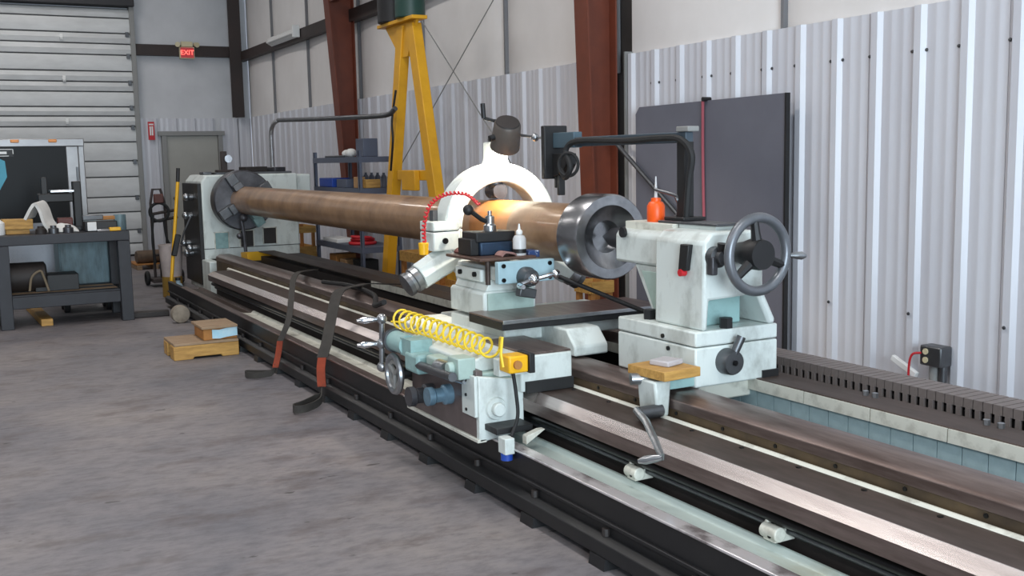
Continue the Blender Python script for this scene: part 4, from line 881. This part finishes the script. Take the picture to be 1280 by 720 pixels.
for i in range(6):
    solo('dark_bottle', MB().rev([(.035, 0), (.035, .12), (.015, .15), (.015, .17)], (4.62, 11.55+.2*i, 1.29), (0, 0, 1), 14), M_GREYB, 'dark bottle at the back of the second shelf, %s from the shelf front' % ('first', 'second', 'third', 'fourth', 'fifth', 'sixth')[i], 'bottle', 'dark bottles on the second shelf')
solo('red_hose', MB().torus((4.4, 11.95, .632), (0, 0, 1), .15, .02, 28, 8).torus((4.42, 12.0, .668), (0, 0, 1), .13, .018, 28, 8).torus((4.38, 11.92, .70), (.1, 0, 1), .12, .016, 28, 8), M_RED, 'coiled red hose on the third shelf', 'hose')
bx('white_tray', 4.22, 4.45, 12.35, 12.9, .61, .66, M_WHITEP, 'flat white tray beside the red hose', 'tray')
for i, (x0, yy, z0, s, m) in enumerate(((4.25, 12.5, .20, .26, M_WOOD3), (4.25, 12.15, .20, .22, M_CARD), (4.28, 11.75, .20, .24, M_BLACK))):
    bx('low_crate', x0, x0+s, yy, yy+s, z0, z0+s, m, ('orange brown wooden crate on the bottom shelf', 'brown cardboard crate on the bottom shelf', 'black crate at the front of the bottom shelf')[i], 'crate')
# stacked wooden crates behind the headstock end
def crate(name, x0, y0_, z0, sx, sy, sz, lb):
    t = thing(name, lb, 'crate', (x0+sx/2, y0_+sy/2, z0), 'wooden crates by the right wall')
    for a in (x0, x0+sx-.04):
        for b in (y0_, y0_+sy-.04): part('corner_post', B(a, a+.04, b, b+.04, z0, z0+sz), M_WOOD3, t)
    for k in range(2):
        zz = z0+k*(sz-.09)
        part('board', B(x0-.015, x0, y0_, y0_+sy, zz, zz+.09), M_WOOD, t); part('board', B(x0+sx, x0+sx+.015, y0_, y0_+sy, zz, zz+.09), M_WOOD, t)
        part('board', B(x0, x0+sx, y0_-.015, y0_, zz, zz+.09), M_WOOD, t); part('board', B(x0, x0+sx, y0_+sy, y0_+sy+.015, zz, zz+.09), M_WOOD, t)
    part('crate_floor', B(x0, x0+sx, y0_, y0_+sy, z0+.02, z0+.035), M_WOOD3, t)
crate('wooden_crate', 3.9, 13.6, 0, .5, .6, .4, 'open wooden crate on the floor behind the headstock')
crate('wooden_crate', 3.93, 13.62, .4, .42, .55, .36, 'open wooden crate stacked on another behind the headstock')
crate('wooden_crate', 3.68, 8.45, .0, .42, .55, .40, 'lower open wooden crate beside the yellow gantry leg')
crate('wooden_crate', 3.68, 8.45, .40, .42, .55, .38, 'upper open wooden crate beside the yellow gantry leg')
crate('wooden_crate', 4.35, 6.82, .0, .2, .22, .64, 'tall narrow wooden crate below the steel collar')
# black drum in the corner behind
# ================================================================== YELLOW GANTRY
ga = thing('gantry_frame', 'tall yellow steel A-frame standing behind the pipe', 'gantry', (4.2, 9.8, 0))
def beam(p0, p1, wx, wy):
    p0, p1 = Vector(p0), Vector(p1); d = (p1-p0); hx = Vector((wx/2, 0, 0)); hy = Vector((0, wy/2, 0))
    vs = [p-hx-hy if k == 0 else p+hx-hy if k == 1 else p+hx+hy if k == 2 else p-hx+hy for p in (p0, p1) for k in range(4)]
    return MB().add(vs, [(0,3,2,1),(4,5,6,7),(0,1,5,4),(1,2,6,5),(2,3,7,6),(3,0,4,7)])
part('leg', beam((4.2, 10.70, .14), (4.2, 10.0, 2.93), .10, .15), M_YEL, ga, .006)
part('leg', beam((4.2, 9.02, .14), (4.2, 9.76, 2.93), .10, .17), M_YEL, ga, .006)
part('top_plate', B(4.1, 4.26, 9.55, 10.48, 2.95, 2.985), M_YEL, ga, .004)
part('gusset', MB().prism([(10.42, 2.95), (9.62, 2.95), (9.86, 2.62), (10.05, 2.62)], 'X', 4.17, 4.2), M_YEL, ga, .003)
part('cross_bar', B(4.16, 4.24, 9.45, 10.2, 1.40, 1.50), M_YEL, ga, .005)
part('chain_box', B(4.10, 4.16, 9.62, 9.95, 1.30, 1.50), M_YEL, ga, .006)
part('foot_beam', B(4.12, 4.28, 8.7, 11.0, .10, .2), M_YEL, ga, .006)
for yy in (8.85, 10.85): part('caster', MB().rev([(.02, -.03), (.06, -.03), (.06, .03), (.02, .03)], (4.2, yy, .06), (1, 0, 0), 20), M_RUBBER, ga)
part('power_cord', MB().tube(spline([(4.1, 10.02, 2.3), (4.08, 10.1, 2.0), (4.05, 10.02, 1.8), (4.09, 10.2, 1.5)]), .012), M_RUBBER, ga)
t = thing('hoist_motor', 'black hoist motor box at left on the yellow gantry top', 'motor', (4.2, 10.1, 2.985))
part('body', MB().cyl((4.2, 10.27, 2.985), (4.2, 10.27, 3.5), .16), M_BLACK, t, .01); part('cap', MB().cyl((4.2, 10.27, 3.5), (4.2, 10.27, 3.55), .12), M_BLACK, t)
t = thing('hoist_tank', 'dark green cylinder at right on the yellow gantry top', 'cylinder', (4.2, 9.7, 2.985))
part('body', MB().cyl((4.2, 9.83, 2.985), (4.2, 9.83, 3.5), .15), M_GREENDK, t, .01); part('cap', MB().cyl((4.2, 9.83, 3.5), (4.2, 9.83, 3.55), .11), M_GREENDK, t)
# conduit from the headstock
t = thing('conduit', 'bent silver conduit rising from the headstock towards the yellow gantry', 'conduit', (3.80, 13.55, 0))
cp = [(3.80, 13.55, .0), (3.80, 13.55, 1.95)]+[(3.80, 13.55-.35*(1-math.cos(a)), 1.95+.18*math.sin(a)) for a in (.3, .6, .9, 1.2, 1.57)]
part('elbow', MB().tube(cp, .03, 12), M_ALU, t)
part('flexible_run', MB().tube(spline([(3.80, 13.2, 2.13), (3.85, 12.2, 2.10), (3.95, 11.0, 2.07), (4.05, 10.2, 2.06), (4.09, 10.02, 2.12)]), .026, 12), M_STEELD, t)
